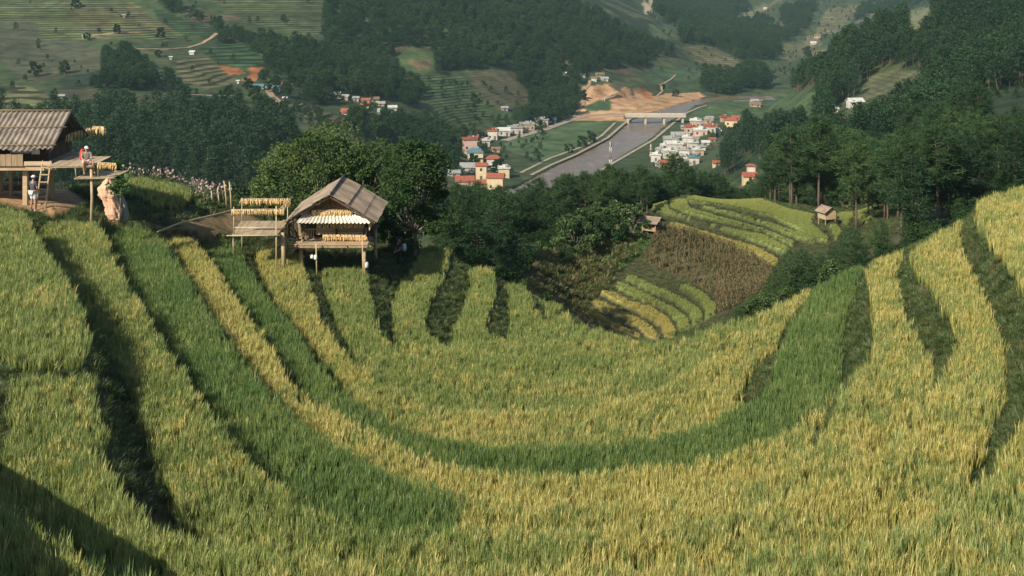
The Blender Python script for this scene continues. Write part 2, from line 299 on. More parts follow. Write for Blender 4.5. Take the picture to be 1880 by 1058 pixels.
PAINT=[ # (polygon, colour, stripe strength)
([(0,12),(50,0),(240,0),(290,40),(350,60),(300,74),(200,66),(150,74),(70,74),(70,50),(0,40)],(0.117,0.123,0.056),1),
([(125,20),(240,4),(285,40),(345,60),(230,62),(180,66),(135,50)],(0.139,0.119,0.062),1),
([(280,15),(380,48),(405,62),(330,62),(290,36)],(0.043,0.071,0.034),1),([(0,157),(60,160),(105,185),(80,203),(0,207)],(0.140,0.126,0.062),1),
([(322,110),(378,104),(402,125),(438,152),(380,162),(330,145)],(0.125,0.108,0.059),1),([(365,90),(440,78),(492,110),(450,124),(400,117)],(0.043,0.078,0.035),1),
([(385,0),(592,-20),(592,68),(520,62),(430,30)],(0.092,0.103,0.049),1),([(522,192),(560,188),(642,224),(635,232),(560,226)],(0.118,0.101,0.061),1),
([(770,135),(850,140),(872,172),(905,218),(830,230),(795,205)],(0.050,0.082,0.036),1),([(860,132),(940,126),(978,182),(920,204),(870,168)],(0.076,0.076,0.044),.3),
([(715,95),(775,90),(797,122),(783,136),(740,128)],(0.066,0.107,0.043),.2),([(745,112),(775,108),(795,122),(770,130)],(0.139,0.110,0.064),0),
([(0,40),(68,42),(75,72),(150,80),(195,102),(190,128),(120,142),(60,152),(0,112)],(0.090,0.082,0.056),-1),
([(400,122),(440,125),(452,135),(418,139)],CL['soil'],0),([(455,123),(482,124),(468,150),(438,148),(462,136)],CL['soil'],0),
([(510,150),(540,152),(535,160),(515,158)],CL['soil'],0),([(100,165),(180,162),(190,190),(110,200)],(0.089,0.077,0.046),0),([(240,175),(290,180),(280,195),(245,190)],(0.089,0.077,0.046),0),
([(1068,161),(1112,155),(1135,172),(1143,160),(1152,165),(1162,160),(1187,166),(1201,179),(1226,172),(1284,170),(1294,177),(1270,187),(1215,201),(1201,207),(1146,210),(1150,222),(1099,222),(1040,222),(1054,215),(1074,192),(1060,184)],CL['earth'],-1),
([(1076,196),(1092,186),(1110,181),(1123,190),(1120,203),(1078,206)],(.06,.10,.04),0),
([(1165,160),(1187,165),(1203,180),(1186,184)],(.40,.17,.08),0),([(1088,158),(1100,160),(1112,178),(1098,184)],(.30,.17,.10),0),([(1150,170),(1156,168),(1180,200),(1172,203)],(.33,.2,.12),0),
([(917,272),(930,262),(1049,226),(1126,222),(1104,242),(1049,275),(999,294),(944,281)],(0.071,0.114,0.051),0),
([(1560,192),(1600,138),(1640,128),(1700,132),(1692,160),(1640,187),(1600,197)],(0.092,0.101,0.055),.25),([(1525,215),(1548,213),(1552,228),(1530,225)],(0.147,0.124,0.072),0),
([(1780,182),(1880,160),(2100,120),(2100,250),(1900,240),(1800,262)],(0.047,0.082,0.035),0),([(1850,300),(1900,270),(1990,250),(1990,420),(1840,330)],(0.051,0.085,0.036),0),
([(1430,108),(1440,82),(1475,80),(1480,105),(1455,112)],(0.106,0.112,0.054),0),([(1498,62),(1518,15),(1582,10),(1562,36),(1538,62)],(0.150,0.144,0.075),.6),
([(1255,86),(1300,82),(1368,118),(1345,128),(1270,112)],(0.120,0.117,0.063),.7),([(1345,32),(1420,2),(1436,0),(1380,32)],(0.153,0.153,0.095),0),([(1558,46),(1612,18),(1600,42)],(0.163,0.146,0.083),.4),
([(1660,27),(1712,8),(1718,32),(1680,57),(1668,60)],(0.152,0.158,0.083),0),([(1470,70),(1500,62),(1510,85),(1480,90)],(0.150,0.139,0.087),0),([(1180,0),(1205,0),(1195,25),(1183,25)],(.45,.36,.24),0),([(1190,45),(1245,45),(1250,75),(1200,70)],(0.081,0.110,0.058),0),
([(1485,92),(1515,88),(1530,104),(1500,112)],(0.185,0.156,0.099),0),
([(1180,130),(1290,125),(1290,165),(1220,165),(1190,150)],(0.051,0.086,0.043),0),
([(1330,180),(1500,168),(1500,215),(1330,215),(1265,218),(1280,198)],(0.058,0.093,0.041),.1)]
FOREST=[([(-200,222),(150,212),(330,222),(470,222),(545,240),(545,345),(430,368),(-200,352)],1.,'p'),
([(105,150),(125,125),(160,112),(205,112),(240,108),(270,130),(288,158),(275,168),(120,164)],1.2,'b'),
([(455,78),(520,76),(592,74),(597,-80),(1110,-80),(1180,28),(1255,92),(1185,122),(1066,135),(1060,158),(1055,215),(1030,220),(985,238),(925,205),(978,184),(940,126),(860,130),(800,136),(797,90),(716,90),(742,128),(798,142),(770,200),(700,180),(600,168),(520,135)],1.,'b'),
([(630,235),(700,222),(760,235),(830,222),(870,240),(852,262),(832,335),(700,260),(640,250)],.7,'b'),
([(1300,318),(1350,268),(1425,195),(1592,64),(1750,-60),(2100,-90),(2100,345),(1650,350),(1380,345)],1.,'p'),
([(1290,128),(1400,132),(1420,160),(1330,178),(1290,168)],1.2,'b'),
([(285,0),(300,0),(400,52),(460,78),(600,165),(560,170),(480,130),(400,85),(330,50)],.8,'b'),
([(480,150),(545,150),(640,190),(600,195),(520,185)],.6,'b'),([(280,140),(330,145),(350,175),(440,165),(450,190),(330,195)],.45,'b'),
([(1205,0),(1340,-20),(1430,60),(1435,112),(1370,115),(1300,82),(1255,80),(1190,10)],.9,'b'),([(1430,20),(1500,0),(1480,60),(1440,78)],.9,'b'),([(1590,0),(1720,-20),(1660,30),(1600,60),(1560,50)],.8,'b'),
([(0,-60),(600,-60),(590,-5),(0,-5)],.3,'b'),([(1480,95),(1600,70),(1560,130),(1480,130)],.6,'b')]
BARE=[p for p,c,s in PAINT]+[RIV]
# ================================================================ ground sheet
rows=np.r_[np.arange(12,90,.21),np.arange(90,230,.6),np.geomspace(230,1250,420),np.geomspace(1256,3100,70)]
cols=np.linspace(-.66,.66,680)
TY=np.repeat(rows[:,None],len(cols),1);TX=TY*cols[None]
TZ=ground_z(TX,TY)
nr,nc=TX.shape
idx=np.arange(nr*nc).reshape(nr,nc)
Q=np.stack([idx[:-1,:-1],idx[:-1,1:],idx[1:,1:],idx[1:,:-1]],-1).reshape(-1,4)
gme=npmesh('ground',np.stack([TX,TY,TZ],-1).reshape(-1,3),Q,True)
PX=940+F*TX/TY;PY=HY-F*TZ/TY
nx=fbm(TX/(TY*.02),np.log(TY)*50)*14;ny=fbm(TX/(TY*.02)+40,np.log(TY)*50+9)*8
cov=np.zeros((nr,nc,4));cov[...,:3]=(.045,.068,.03);_cw=fbm(TX/40,TY/40,5);_m=(_cw>.08)&(TY>230);cov[_m,:3]=(.06,.078,.036);_m=(_cw>.2)&(TY>230);cov[_m,:3]=(.095,.08,.05)
far=TY>110
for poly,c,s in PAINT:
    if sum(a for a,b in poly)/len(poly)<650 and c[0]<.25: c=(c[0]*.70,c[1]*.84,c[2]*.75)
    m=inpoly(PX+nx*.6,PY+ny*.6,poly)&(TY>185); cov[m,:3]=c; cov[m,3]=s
# forest floor
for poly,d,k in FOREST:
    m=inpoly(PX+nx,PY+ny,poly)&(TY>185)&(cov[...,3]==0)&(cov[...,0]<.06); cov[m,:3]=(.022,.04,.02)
# knoll: grassy risers, strips, dry corn ground
kn_=(TY>100)&(TY<185)
m=kn_&(PX>1060)&(PX<1660)&(PY>360); cov[m,:3]=(.055,.058,.028)
m=kn_&inpoly(PX,PY,[(960,600),(1000,480),(1110,455),(1180,430),(1200,440),(1060,570),(1090,640)]); cov[m,:3]=(.05,.11,.03)
m=kn_&inpoly(PX+nx*.3,PY+ny*.3,[(1000,500),(1050,480),(1110,500),(1085,560),(1050,575),(980,540)]); cov[m,:3]=(.09,.10,.04)
m=kn_&inpoly(PX,PY,CORN); cov[m,:3]=(.085,.08,.04)
for p in KN['y']+KN['g']:
    m=kn_&inpoly(PX,PY+6,p)&inpoly(PX,PY+3,p); cov[m,:3]=(.23,.20,.07) if p in KN['y'] else (.15,.19,.06)
# bowl: field mud under the rice, weedy risers; bare earth by the huts
near=TY<92
cov[near,:3]=(.04,.062,.022)
W=fbm(TX/1.1,TY/1.1)
m=near&(W>.12);cov[m,:3]=(.085,.07,.038)
EARTH=(.36,.23,.13)
for poly in([(-200,340),(120,345),(160,372),(100,392),(45,384),(-200,384)],[(290,425),(330,415),(430,388),(520,372),(520,400),(440,425),(380,440),(300,440)]):
    m=near&(TY>58)&inpoly(PX+nx*.4,PY+ny*.6,poly);cov[m,:3]=EARTH if poly[0][0]<0 else (.20,.145,.08)
m=near&(TY>60)&(PX>150)&(PX<440)&(PY<430)&(PY>385)&(W>.0);cov[m,:3]=(.19,.14,.07)
m=near&(TY>66)&inpoly(PX,PY,[(540,440),(700,440),(720,490),(560,490)]);cov[m,:3]=(.10,.07,.045)
m=near&(TY>66)&inpoly(PX+nx*.5,PY+ny*.5,[(690,470),(725,455),(700,520),(685,515)]);cov[m,:3]=(.22,.13,.07)
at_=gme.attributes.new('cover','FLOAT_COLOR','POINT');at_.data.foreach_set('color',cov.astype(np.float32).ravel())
m,nt,N=nodes('ground_cover');out=N('ShaderNodeOutputMaterial');b=N('ShaderNodeBsdfPrincipled');b.inputs['Roughness'].default_value=.9;b.inputs['Specular IOR Level'].default_value=.2
lk(nt,b.outputs[0],out.inputs[0]);A=N('ShaderNodeAttribute',attribute_name='cover');g=N('ShaderNodeNewGeometry')
def _noise(sc,det=5):
    n=N('ShaderNodeTexNoise');n.inputs['Scale'].default_value=sc;n.inputs['Detail'].default_value=det;lk(nt,g.outputs['Position'],n.inputs[0]);return n
n1=_noise(.12,8);n2=_noise(1.7,6);n3=_noise(.015,4)
def _mr(s,a,b_,c,d):
    r=N('ShaderNodeMapRange');[setattr(r.inputs[i],'default_value',v) for i,v in((1,a),(2,b_),(3,c),(4,d))];lk(nt,s,r.inputs[0]);return r.outputs[0]
def _mul(a,b_,op='MULTIPLY'):
    r=N('ShaderNodeMath',operation=op)
    for i,v in enumerate((a,b_)):
        if hasattr(v,'links'): lk(nt,v,r.inputs[i])
        else: r.inputs[i].default_value=v
    return r.outputs[0]
v=_mul(_mul(_mr(n1.outputs[0],.3,.7,.6,1.45),_mr(n2.outputs[0],.3,.7,.7,1.3)),_mr(n3.outputs[0],.3,.7,.85,1.15))
# far paddies: contour bands by height
sp=N('ShaderNodeSeparateXYZ');lk(nt,g.outputs['Position'],sp.inputs[0]);n4=_noise(.004,2)
zz=_mul(_mul(sp.outputs[2],.78),_mul(n4.outputs[0],6.),'ADD');fr=N('ShaderNodeMath',operation='FRACT');lk(nt,zz,fr.inputs[0])
band=_mr(fr.outputs[0],.5,.66,1.25,.32)
st=N('ShaderNodeMath',operation='MAXIMUM');st.inputs[1].default_value=0;lk(nt,A.outputs['Alpha'],st.inputs[0])
bm_=N('ShaderNodeMix',data_type='FLOAT');bm_.inputs[2].default_value=1.;lk(nt,st.outputs[0],bm_.inputs[0]);lk(nt,band,bm_.inputs[3])
fl=N('ShaderNodeMath',operation='FLOOR');lk(nt,zz,fl.inputs[0]);wn=N('ShaderNodeTexWhiteNoise',noise_dimensions='1D');lk(nt,fl.outputs[0],wn.inputs[1])
sb=N('ShaderNodeMix',data_type='FLOAT');sb.inputs[2].default_value=1.;lk(nt,st.outputs[0],sb.inputs[0]);lk(nt,_mr(wn.outputs[0],0,1,.75,1.2),sb.inputs[3])
v=_mul(_mul(v,bm_.outputs[0]),sb.outputs[0])
vm=N('ShaderNodeVectorMath',operation='SCALE');lk(nt,A.outputs['Color'],vm.inputs[0]);lk(nt,v,vm.inputs['Scale'])
lk(nt,vm.outputs[0],b.inputs['Base Color'])
bp=N('ShaderNodeBump');bp.inputs['Strength'].default_value=.6;bp.inputs['Distance'].default_value=.25;lk(nt,n2.outputs[0],bp.inputs['Height']);lk(nt,bp.outputs[0],b.inputs['Normal'])
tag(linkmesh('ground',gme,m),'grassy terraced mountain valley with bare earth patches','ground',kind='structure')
# ---------------------------------------------------------------- river
w=MB()
tp=[(x,y) for x,y in RIV]
# water sheet as one wide plane inside the banks
def wpt(px,py): D=-WL*F/(py-HY);return ((px-940)/F*D,D,WL)
Lb=[(880,372),(966,335),(1057,287),(1126,253),(1160,221),(1201,207),(1229,198),(1284,183),(1330,177),(1420,176)]
Rb=[(1010,372),(1085,335),(1115,305),(1196,256),(1234,221),(1257,212),(1276,196),(1290,189),(1330,184),(1420,184)]
vs=[];
for (a,b_),(c,d) in zip(Lb,Rb):
    p=wpt(a-4,b_);q=wpt(c+4,d);vs+=[p,q]
w.add(vs,[(2*i,2*i+1,2*i+3,2*i+2) for i in range(len(Lb)-1)])
rm,nt,N=nodes('muddy_water');out=N('ShaderNodeOutputMaterial');b=N('ShaderNodeBsdfPrincipled');lk(nt,b.outputs[0],out.inputs[0]);b.inputs['Roughness'].default_value=.28
g=N('ShaderNodeNewGeometry');nz=N('ShaderNodeTexNoise');nz.inputs['Scale'].default_value=.22;nz.inputs['Detail'].default_value=8;lk(nt,g.outputs['Position'],nz.inputs[0])
n5=N('ShaderNodeTexNoise');n5.inputs['Scale'].default_value=.05;n5.inputs['Detail'].default_value=6;lk(nt,g.outputs['Position'],n5.inputs[0])
cr=N('ShaderNodeValToRGB');e=cr.color_ramp.elements;e[0].position=.35;e[0].color=(.15,.10,.065,1);e[1].position=.62;e[1].color=(.215,.15,.10,1);q=cr.color_ramp.elements.new(.72);q.color=(.36,.30,.25,1)
lk(nt,nz.outputs[0],cr.inputs[0]);lk(nt,cr.outputs[0],b.inputs['Base Color'])
bp=N('ShaderNodeBump');bp.inputs['Strength'].default_value=.5;bp.inputs['Distance'].default_value=.4;lk(nt,nz.outputs[0],bp.inputs['Height']);lk(nt,bp.outputs[0],b.inputs['Normal'])
tag(w.build('river',rm),'brown muddy river flowing down the valley floor','river',kind='structure')
# ---------------------------------------------------------------- camera, light
cam=bpy.data.cameras.new('camera');co=bpy.data.objects.new('camera',cam);C.objects.link(co);co.location=(0,0,0);co.rotation_euler=(R(90),0,0)
cam.sensor_width=36;cam.lens=36*F/1880;cam.shift_y=-(529-HY)/1880;cam.clip_start=.5;cam.clip_end=9000
bpy.context.scene.camera=co
SUNEL,sdx,sdy=35.5,.62,.78
d=Vector((sdx*math.cos(R(SUNEL)),sdy*math.cos(R(SUNEL)),-math.sin(R(SUNEL)))).normalized()
sl=bpy.data.lights.new('sun','SUN');sl.energy=5.0;sl.angle=R(.5);sl.color=(1,.885,.67);so=bpy.data.objects.new('sun',sl);C.objects.link(so);so.rotation_euler=d.to_track_quat('-Z','Y').to_euler()
wd=bpy.data.worlds.new('World');bpy.context.scene.world=wd;wd.use_nodes=True;nt=wd.node_tree;bg=nt.nodes['Background'];sk=nt.nodes.new('ShaderNodeTexSky');sk.sky_type='NISHITA';sk.sun_disc=False
sk.sun_elevation=R(SUNEL);sk.sun_rotation=math.atan2(-sdx,-sdy);bg.inputs[1].default_value=.085;nt.links.new(sk.outputs[0],bg.inputs[0])
vs_=bpy.context.scene.view_settings;vs_.view_transform='Standard';vs_.look='None';vs_.exposure=.42;vs_.gamma=1
bpy.context.scene.cycles.max_bounces=6;bpy.context.scene.cycles.transparent_max_bounces=6;bpy.context.scene.cycles.volume_bounces=0
# ---------------------------------------------------------------- haze
def haze(density=.00013):
    m,nt,N=nodes('haze_air');out=N('ShaderNodeOutputMaterial');v=N('ShaderNodeVolumePrincipled');v.inputs['Density'].default_value=density;setc(v.inputs['Color'],(.52,.78,.84));v.inputs['Anisotropy'].default_value=.2
    lk(nt,v.outputs[0],out.inputs['Volume'])
    zt=float(TZ.max())+20;b=MB();b.box((-2300,-60,-130),(2300,3300,max(zt,30)))
    tag(b.build('haze',m),'thin bluish haze hanging in the valley air','haze',kind='stuff')
# ================================================================ scattering by geometry nodes
def proto_coll(name,meshes):
    c=bpy.data.collections.new(name)
    for i,me in enumerate(meshes):
        o=bpy.data.objects.new(name+'_proto',me);c.objects.link(o)
    return c
_gcache={}
def gn_scatter(coll,tilt):
    key=(coll.name,tilt)
    if key in _gcache:return _gcache[key]
    ng=bpy.data.node_groups.new('scatter_'+coll.name,'GeometryNodeTree')
    ng.interface.new_socket('Geometry',in_out='INPUT',socket_type='NodeSocketGeometry');ng.interface.new_socket('Geometry',in_out='OUTPUT',socket_type='NodeSocketGeometry')
    n=ng.nodes;gi=n.new('NodeGroupInput');go=n.new('NodeGroupOutput');ip=n.new('GeometryNodeInstanceOnPoints');ci=n.new('GeometryNodeCollectionInfo')
    ci.inputs['Collection'].default_value=coll;ci.inputs['Separate Children'].default_value=True;ci.inputs['Reset Children'].default_value=True
    ip.inputs['Pick Instance'].default_value=True
    na=n.new('GeometryNodeInputNamedAttribute');na.data_type='FLOAT_VECTOR';na.inputs['Name'].default_value='rot'
    ns=n.new('GeometryNodeInputNamedAttribute');ns.data_type='FLOAT';ns.inputs['Name'].default_value='scl'
    ni=n.new('GeometryNodeInputNamedAttribute');ni.data_type='INT';ni.inputs['Name'].default_value='pick'
    L=ng.links.new;L(gi.outputs[0],ip.inputs['Points']);L(ci.outputs[0],ip.inputs['Instance'])
    er=n.new('FunctionNodeEulerToRotation');L(na.outputs[0],er.inputs[0]);L(er.outputs[0],ip.inputs['Rotation']);L(ns.outputs[0],ip.inputs['Scale']);L(ni.outputs[0],ip.inputs['Instance Index']);L(ip.outputs[0],go.inputs[0])
    _gcache[key]=ng;return ng
def scatter(name,P,coll,scl,tilt=.1,lean=(0,0),rs=RS):
    P=np.asarray(P,np.float32);n=len(P)
    me=bpy.data.meshes.new(name);me.vertices.add(n);me.vertices.foreach_set('co',P.ravel())
    rot=np.stack([rs.normal(lean[0],tilt,n),rs.normal(lean[1],tilt,n),rs.uniform(0,6.283,n)],-1).astype(np.float32)
    a=me.attributes.new('rot','FLOAT_VECTOR','POINT');a.data.foreach_set('vector',rot.ravel())
    a=me.attributes.new('scl','FLOAT','POINT');a.data.foreach_set('value',np.asarray(scl,np.float32)*np.ones(n,np.float32))
    a=me.attributes.new('pick','INT','POINT');a.data.foreach_set('value',rs.randint(0,len(coll.objects),n).astype(np.int32))
    o=bpy.data.objects.new(name,me);C.objects.link(o);md=o.modifiers.new('scatter','NODES');md.node_group=gn_scatter(coll,tilt);return o
# ---------------------------------------------------------------- rice clumps
def blades(rs,n,h,spread,lean,w,curl,r0=.07):
    V=[];Qs=[]
    for _ in range(n):
        a=rs.uniform(0,6.283);r=rs.uniform(0,r0);b=np.array([r*math.cos(a),r*math.sin(a),0]);a2=a+rs.normal(0,.6);dr=np.array([math.cos(a2),math.sin(a2),0])
        H=h*rs.uniform(.75,1.1);s=spread*rs.uniform(.3,1.2);c=curl*rs.uniform(.2,1.3);sd=np.array([-dr[1],dr[0],0])*w*rs.uniform(.7,1.2)/2
        k=len(V)
        for t,ww in((0,.9),(.4,1.),(.75,.8),(1.,.1)):
            p=b+dr*(s*t+c*max(0,t-.5)**2*2)+np.array([0,0,H*(t-.55*c*max(0,t-.55)**2*4)])
            V+=[p-sd*ww,p+sd*ww]
        Qs+=[(k+2*i,k+2*i+1,k+2*i+3,k+2*i+2) for i in range(3)]
    return V,Qs
def rice_meshes(prefix,mb,mp,leafh,nb,npan,rs,ph=.95,k=3):
    out=[]
    for i in range(k):
        V=[];Q=[];M=[]
        for q in range(3):  # three hills to a clump
            o=np.array([rs.uniform(-.15,.15),rs.uniform(-.15,.15),rs.uniform(-.05,.04)])
            v,f=blades(rs,nb,leafh,.045,0,.0135,.08,.04)
            kk=len(V);V+=[x+o for x in v];Q+=[tuple(j+kk for j in g) for g in f];M+=[0]*len(f)
            v,f=blades(rs,npan,leafh*ph,.05,0,.0175,.16,.03)
            kk=len(V);V+=[x+o for x in v];Q+=[tuple(j+kk for j in g) for g in f];M+=[1 if j%3 else 0 for j in range(len(f))]
        me=npmesh(prefix,V,Q);me.materials.append(mb);me.materials.append(mp);me.polygons.foreach_set('material_index',np.array(M,np.int32));out.append(me)
    return out
rs=np.random.RandomState(5)
G1=leafmat('rice_green',(.095,.18,.052),(.18,.26,.078),.3,world=.25)
G1p=leafmat('rice_green_heads',(.20,.27,.07),(.26,.30,.08),.3,world=.25)
M1=leafmat('rice_mid',(.155,.23,.06),(.28,.34,.10),.3,world=.3)
M1p=leafmat('rice_mid_heads',(.37,.39,.15),(.50,.48,.20),.3,world=.3)
Y1_=leafmat('rice_yellow',(.27,.30,.07),(.41,.395,.11),.3,world=.3)
Y1p=leafmat('rice_yellow_heads',(.54,.47,.16),(.65,.56,.23),.3,world=.3)
RC={'g':proto_coll('green_rice_clump',rice_meshes('green_rice',G1,G1p,.58,8,1,rs)),
    'm':proto_coll('mid_rice_clump',rice_meshes('mid_rice',M1,M1p,.56,6,3,rs)),
    'y':proto_coll('yellow_rice_clump',rice_meshes('yellow_rice',Y1_,Y1p,.55,4,5,rs))}
LAB={('A0','m'):'green-gold rice growing in the bottom left corner above the shadow',('A1','m'):'green-gold rice on the high terrace at the left edge below the earthen yard',
('Z','m'):'green-gold rice filling the nearest terrace along the bottom of the bowl',('Z','y'):'ripe yellow rice on the highest terrace at the right edge',
('B','m'):'green-gold rice on the second strip from the left edge',('B','y'):'ripe yellow rice on the wide terrace between the two long dark banks at right',
('C','g'):'dark green rice strip ending in a blunt patch left of the bowl centre',('C','y'):'yellow rice strip wrapping the right side outside the dark green arc',
('D','y'):'golden rice strip between two green strips on the left slope',('E','g'):'dark green rice arc sweeping right round the bowl',
('F','y'):'yellow rice band just inside the dark green arc',('G','m'):'pale green rice terrace in front of the thatch-coloured hut',('H','m'):'pale rice tongue right of the central hut and behind it',
('I','m'):'short rice tongue between two bushy banks',('J','m'):'small rounded rice terrace at the lip of the bowl',('K','m'):'lowest rice sliver on the lip above the valley'}
def rtype(nm,px,py):
    n=px.shape;t=np.full(n,'m')
    if nm in'DF':t[:]='y'
    if nm=='E':t[:]='g'
    if nm=='C':t=np.where(px<845+fbm(py/14,px/30)*26,'g','y')
    if nm=='B':t=np.where((px>1150+(900-py)*.9)|((py<960)&(px>1100)),'y','m')
    if nm=='Z':t=np.where((px>1500)&(py<860),'y','m')
    return t
DENS=34.
for k,(nm,h,_) in enumerate(RINGS):
    jj,ii=np.where((owner==k)&~dil(owner!=k,1))
    if not len(jj):continue
    n=rs.poisson(DENS*CS*CS,len(jj));jj=np.repeat(jj,n);ii=np.repeat(ii,n)
    x=gx[ii]+rs.uniform(-.5,.5,len(ii))*CS;y=gy[jj]+rs.uniform(-.5,.5,len(jj))*CS
    px=940+F*x/y;py=HY+F*h/y
    ok=(px>-160)&(px<2040)&(py<1190);x,y,px,py=x[ok],y[ok],px[ok],py[ok]
    t=rtype(nm,px,py)
    # a sprinkle of the other tone so neighbours blend
    mixm=rs.rand(len(x))
    soft=fbm(x/1.7,y/1.7)
    t2=t.copy();t2[(t=='m')&(mixm<(.04 if nm in'GHIJK' else .12)+(.1 if nm in'GHIJK' else .25)*np.clip((px-600)/600,0,1)+soft)]='y';t2[(t=='m')&(mixm>.93)]='g';t2[(t=='g')&(mixm<(.18 if nm=='C' else .06)+soft*.6)]='m';t2[(t=='y')&(mixm<(.1 if nm=='D' else .38)+soft*1.5)]='m'
    for c in'gmy':
        for base in'gmy':
            pass
    for c in'gmy':
        s=(t==c)
        if s.sum()<30:continue
        root=None
        for c2 in'gmy':
            q=s&(t2==c2)
            if q.sum()<20:continue
            P=np.stack([x[q],y[q],ground_z(x[q],y[q])-.02],-1)
            sc=rs.uniform(.82,1.12,q.sum())*(1+.12*fbm(x[q]/2,y[q]/2))
            o=scatter('rice' if root is None else 'rice_heads',P,RC[c2],sc,.12)
            if root is None:
                root=o;tag(o,LAB.get((nm,c),'rice growing on a terrace of the bowl'),'rice','rice terraces of the bowl','stuff')
            else: o.parent=root;o['kind']='stuff'
# ================================================================ knoll fields, weeds, corn
kg=proto_coll('knoll_green',rice_meshes('far_rice_green',leafmat('far_rice_leaf',(.25,.31,.08),(.34,.38,.11),.3,world=.1),leafmat('far_rice_head',(.42,.44,.16),(.50,.50,.19),.3,world=.1),.9,6,3,rs))
ky=proto_coll('knoll_yellow',rice_meshes('far_rice_yellow',leafmat('knoll_yellow_leaf',(.34,.34,.08),(.48,.44,.12),.3,world=.1),leafmat('knoll_yellow_head',(.58,.50,.18),(.68,.58,.24),.3,world=.1),.9,5,5,rs))
def fill_px(poly,dlo,dhi,dens,jit=0):
    "random world points whose ground pixel falls in poly"
    P=np.array(poly);u0,u1=(P[:,0].min()-940)/F,(P[:,0].max()-940)/F
    area=(u1-u0)*(dhi**2-dlo**2)/2;n=int(area*dens);D=np.sqrt(RS.uniform(dlo**2,dhi**2,n));u=RS.uniform(u0,u1,n);x=u*D;z=ground_z(x,D)
    j=fbm(x/(D*.02),np.log(D)*50)*jit if jit else 0
    m=inpoly(940+F*u+j,HY-F*z/D+j*.5,poly);return np.stack([x,D,z],-1)[m]
for k,c,cat_ in(('y',ky,'yellow'),('g',kg,'bright green')):
    for i,p in enumerate(KN[k]):
        Pn=fill_px([(a,b) for a,b in p],118,182,46.,0);Pn=Pn[inpoly(940+F*Pn[:,0]/Pn[:,1],HY-F*Pn[:,2]/Pn[:,1]+6.5,p)];
        if len(Pn)<5: continue
        cy=sum(b for a,b in p)/len(p);cx=sum(a for a,b in p)/len(p)
        where=('low on the knoll above the bowl lip' if cy>490 else 'high on the knoll beside the small huts')
        o=scatter('rice',Pn,c,RS.uniform(.26,.36,len(Pn)),.12);tag(o,'%s rice strip curving %s'%(cat_,where),'rice','rice strips on the knoll','stuff')
# weeds
WD=leafmat('weed_leaf',(.045,.085,.024),(.11,.16,.05),.3,world=.6)
WDd=leafmat('dry_grass',(.12,.11,.045),(.24,.19,.09),.3,world=.6)
def weed_mesh(nm,h,n,m1,w=.02,sp=.25,m2=None):
    V,Q=blades(rs,n,h,sp,0,w,.45,.18);me=npmesh(nm,V,Q);me.materials.append(m1)
    if m2: me.materials.append(m2);me.polygons.foreach_set('material_index',np.array([(1 if (i//3)%4==0 else 0) for i in range(len(Q))],np.int32))
    return me
WC_=proto_coll('weed_tuft',[weed_mesh('weed',.34,26,WD,.02,.2,WDd),weed_mesh('weed',.26,30,WD,.03,.24),weed_mesh('weed',.42,22,WD,.018,.16,WDd)])
jj,ii=np.where(gap&(GY<86));n=RS.poisson(34*CS*CS,len(jj));jj=np.repeat(jj,n);ii=np.repeat(ii,n)
x=gx[ii]+RS.uniform(0,CS,len(ii));y=gy[jj]+RS.uniform(0,CS,len(jj));ok=(np.abs(x/y)<.45);x=x[ok];y=y[ok]
o=scatter('bank_weeds',np.stack([x,y,ground_z(x,y)],-1),WC_,RS.uniform(.35,.75,len(x)),.35);tag(o,'dark low weeds covering the banks between the rice terraces','weeds',kind='stuff')
# grass round the huts
n=26000;y=np.sqrt(RS.uniform(60**2,92**2,n));x=RS.uniform(-.45,.02,n)*y;z=ground_z(x,y);px=940+F*x/y;py=HY-F*z/y
ix=np.clip(((x-X0)/CS).astype(int),0,len(gx)-1);iy=np.clip(((y-Y0)/CS).astype(int),0,len(gy)-1)
bad=(owner[iy,ix]>=0)|gap[iy,ix]|(inpoly(px,py,[(-200,340),(120,345),(175,372),(110,396),(45,390),(-200,390)]))|inpoly(px,py,[(290,425),(330,412),(430,386),(520,370),(520,402),(430,428),(370,442),(300,440)])
pt=fbm(x/1.5,y/1.5)
ok=~bad&(RS.rand(n)<.55+pt*1.6);x,y,z=x[ok],y[ok],z[ok]
o=scatter('yard_grass',np.stack([x,y,z],-1),WC_,RS.uniform(.4,.95,len(x)),.3);tag(o,'short grass and weeds around the stilt huts and the footpath','grass',kind='stuff')
# patch of rice behind the footpath
Pn=fill_px([(228,342),(262,336),(330,344),(352,356),(345,378),(322,392),(285,386),(262,372),(225,362)],66,88,14,3)
o=scatter('rice',Pn,RC['m'],RS.uniform(.75,1.,len(Pn)),.12);tag(o,'small rice patch behind the footpath in front of the pink flowers','rice',kind='stuff')
# dry corn rows on the knoll
CB=leafmat('corn_dry',(.19,.135,.07),(.31,.22,.12),.3,world=.12);CG=leafmat('corn_greenish',(.07,.10,.035),(.13,.14,.05),.3,world=.12)
def corn_plant(i):
    V=[];Q=[]
    V+=[(-.025,0,0),(.025,0,0),(.02,.02,1.7),(-.02,.0,1.7)];Q+=[(0,1,2,3)]
    for k in range(9):
        a=rs.uniform(0,6.28);h=.35+k*.15;d=np.array([math.cos(a),math.sin(a),0]);s=np.array([-d[1],d[0],0])*.06;L=rs.uniform(.35,.6);kk=len(V);b=np.array([0,0,h])
        V+=[b-s*.5,b+s*.5,b+d*L*.5+s+[0,0,.2],b+d*L*.5-s+[0,0,.2],b+d*L+[0,0,-.1]+s*.2,b+d*L+[0,0,-.1]-s*.2];Q+=[(kk,kk+1,kk+2,kk+3),(kk+3,kk+2,kk+4,kk+5)]
    me=npmesh('corn_stalk',V,Q);me.materials.append(CB);me.materials.append(CG);me.polygons.foreach_set('material_index',np.array([0 if q==0 or rs.rand()<(.75 if i<2 else .3) else 1 for q in range(len(Q))],np.int32));return me
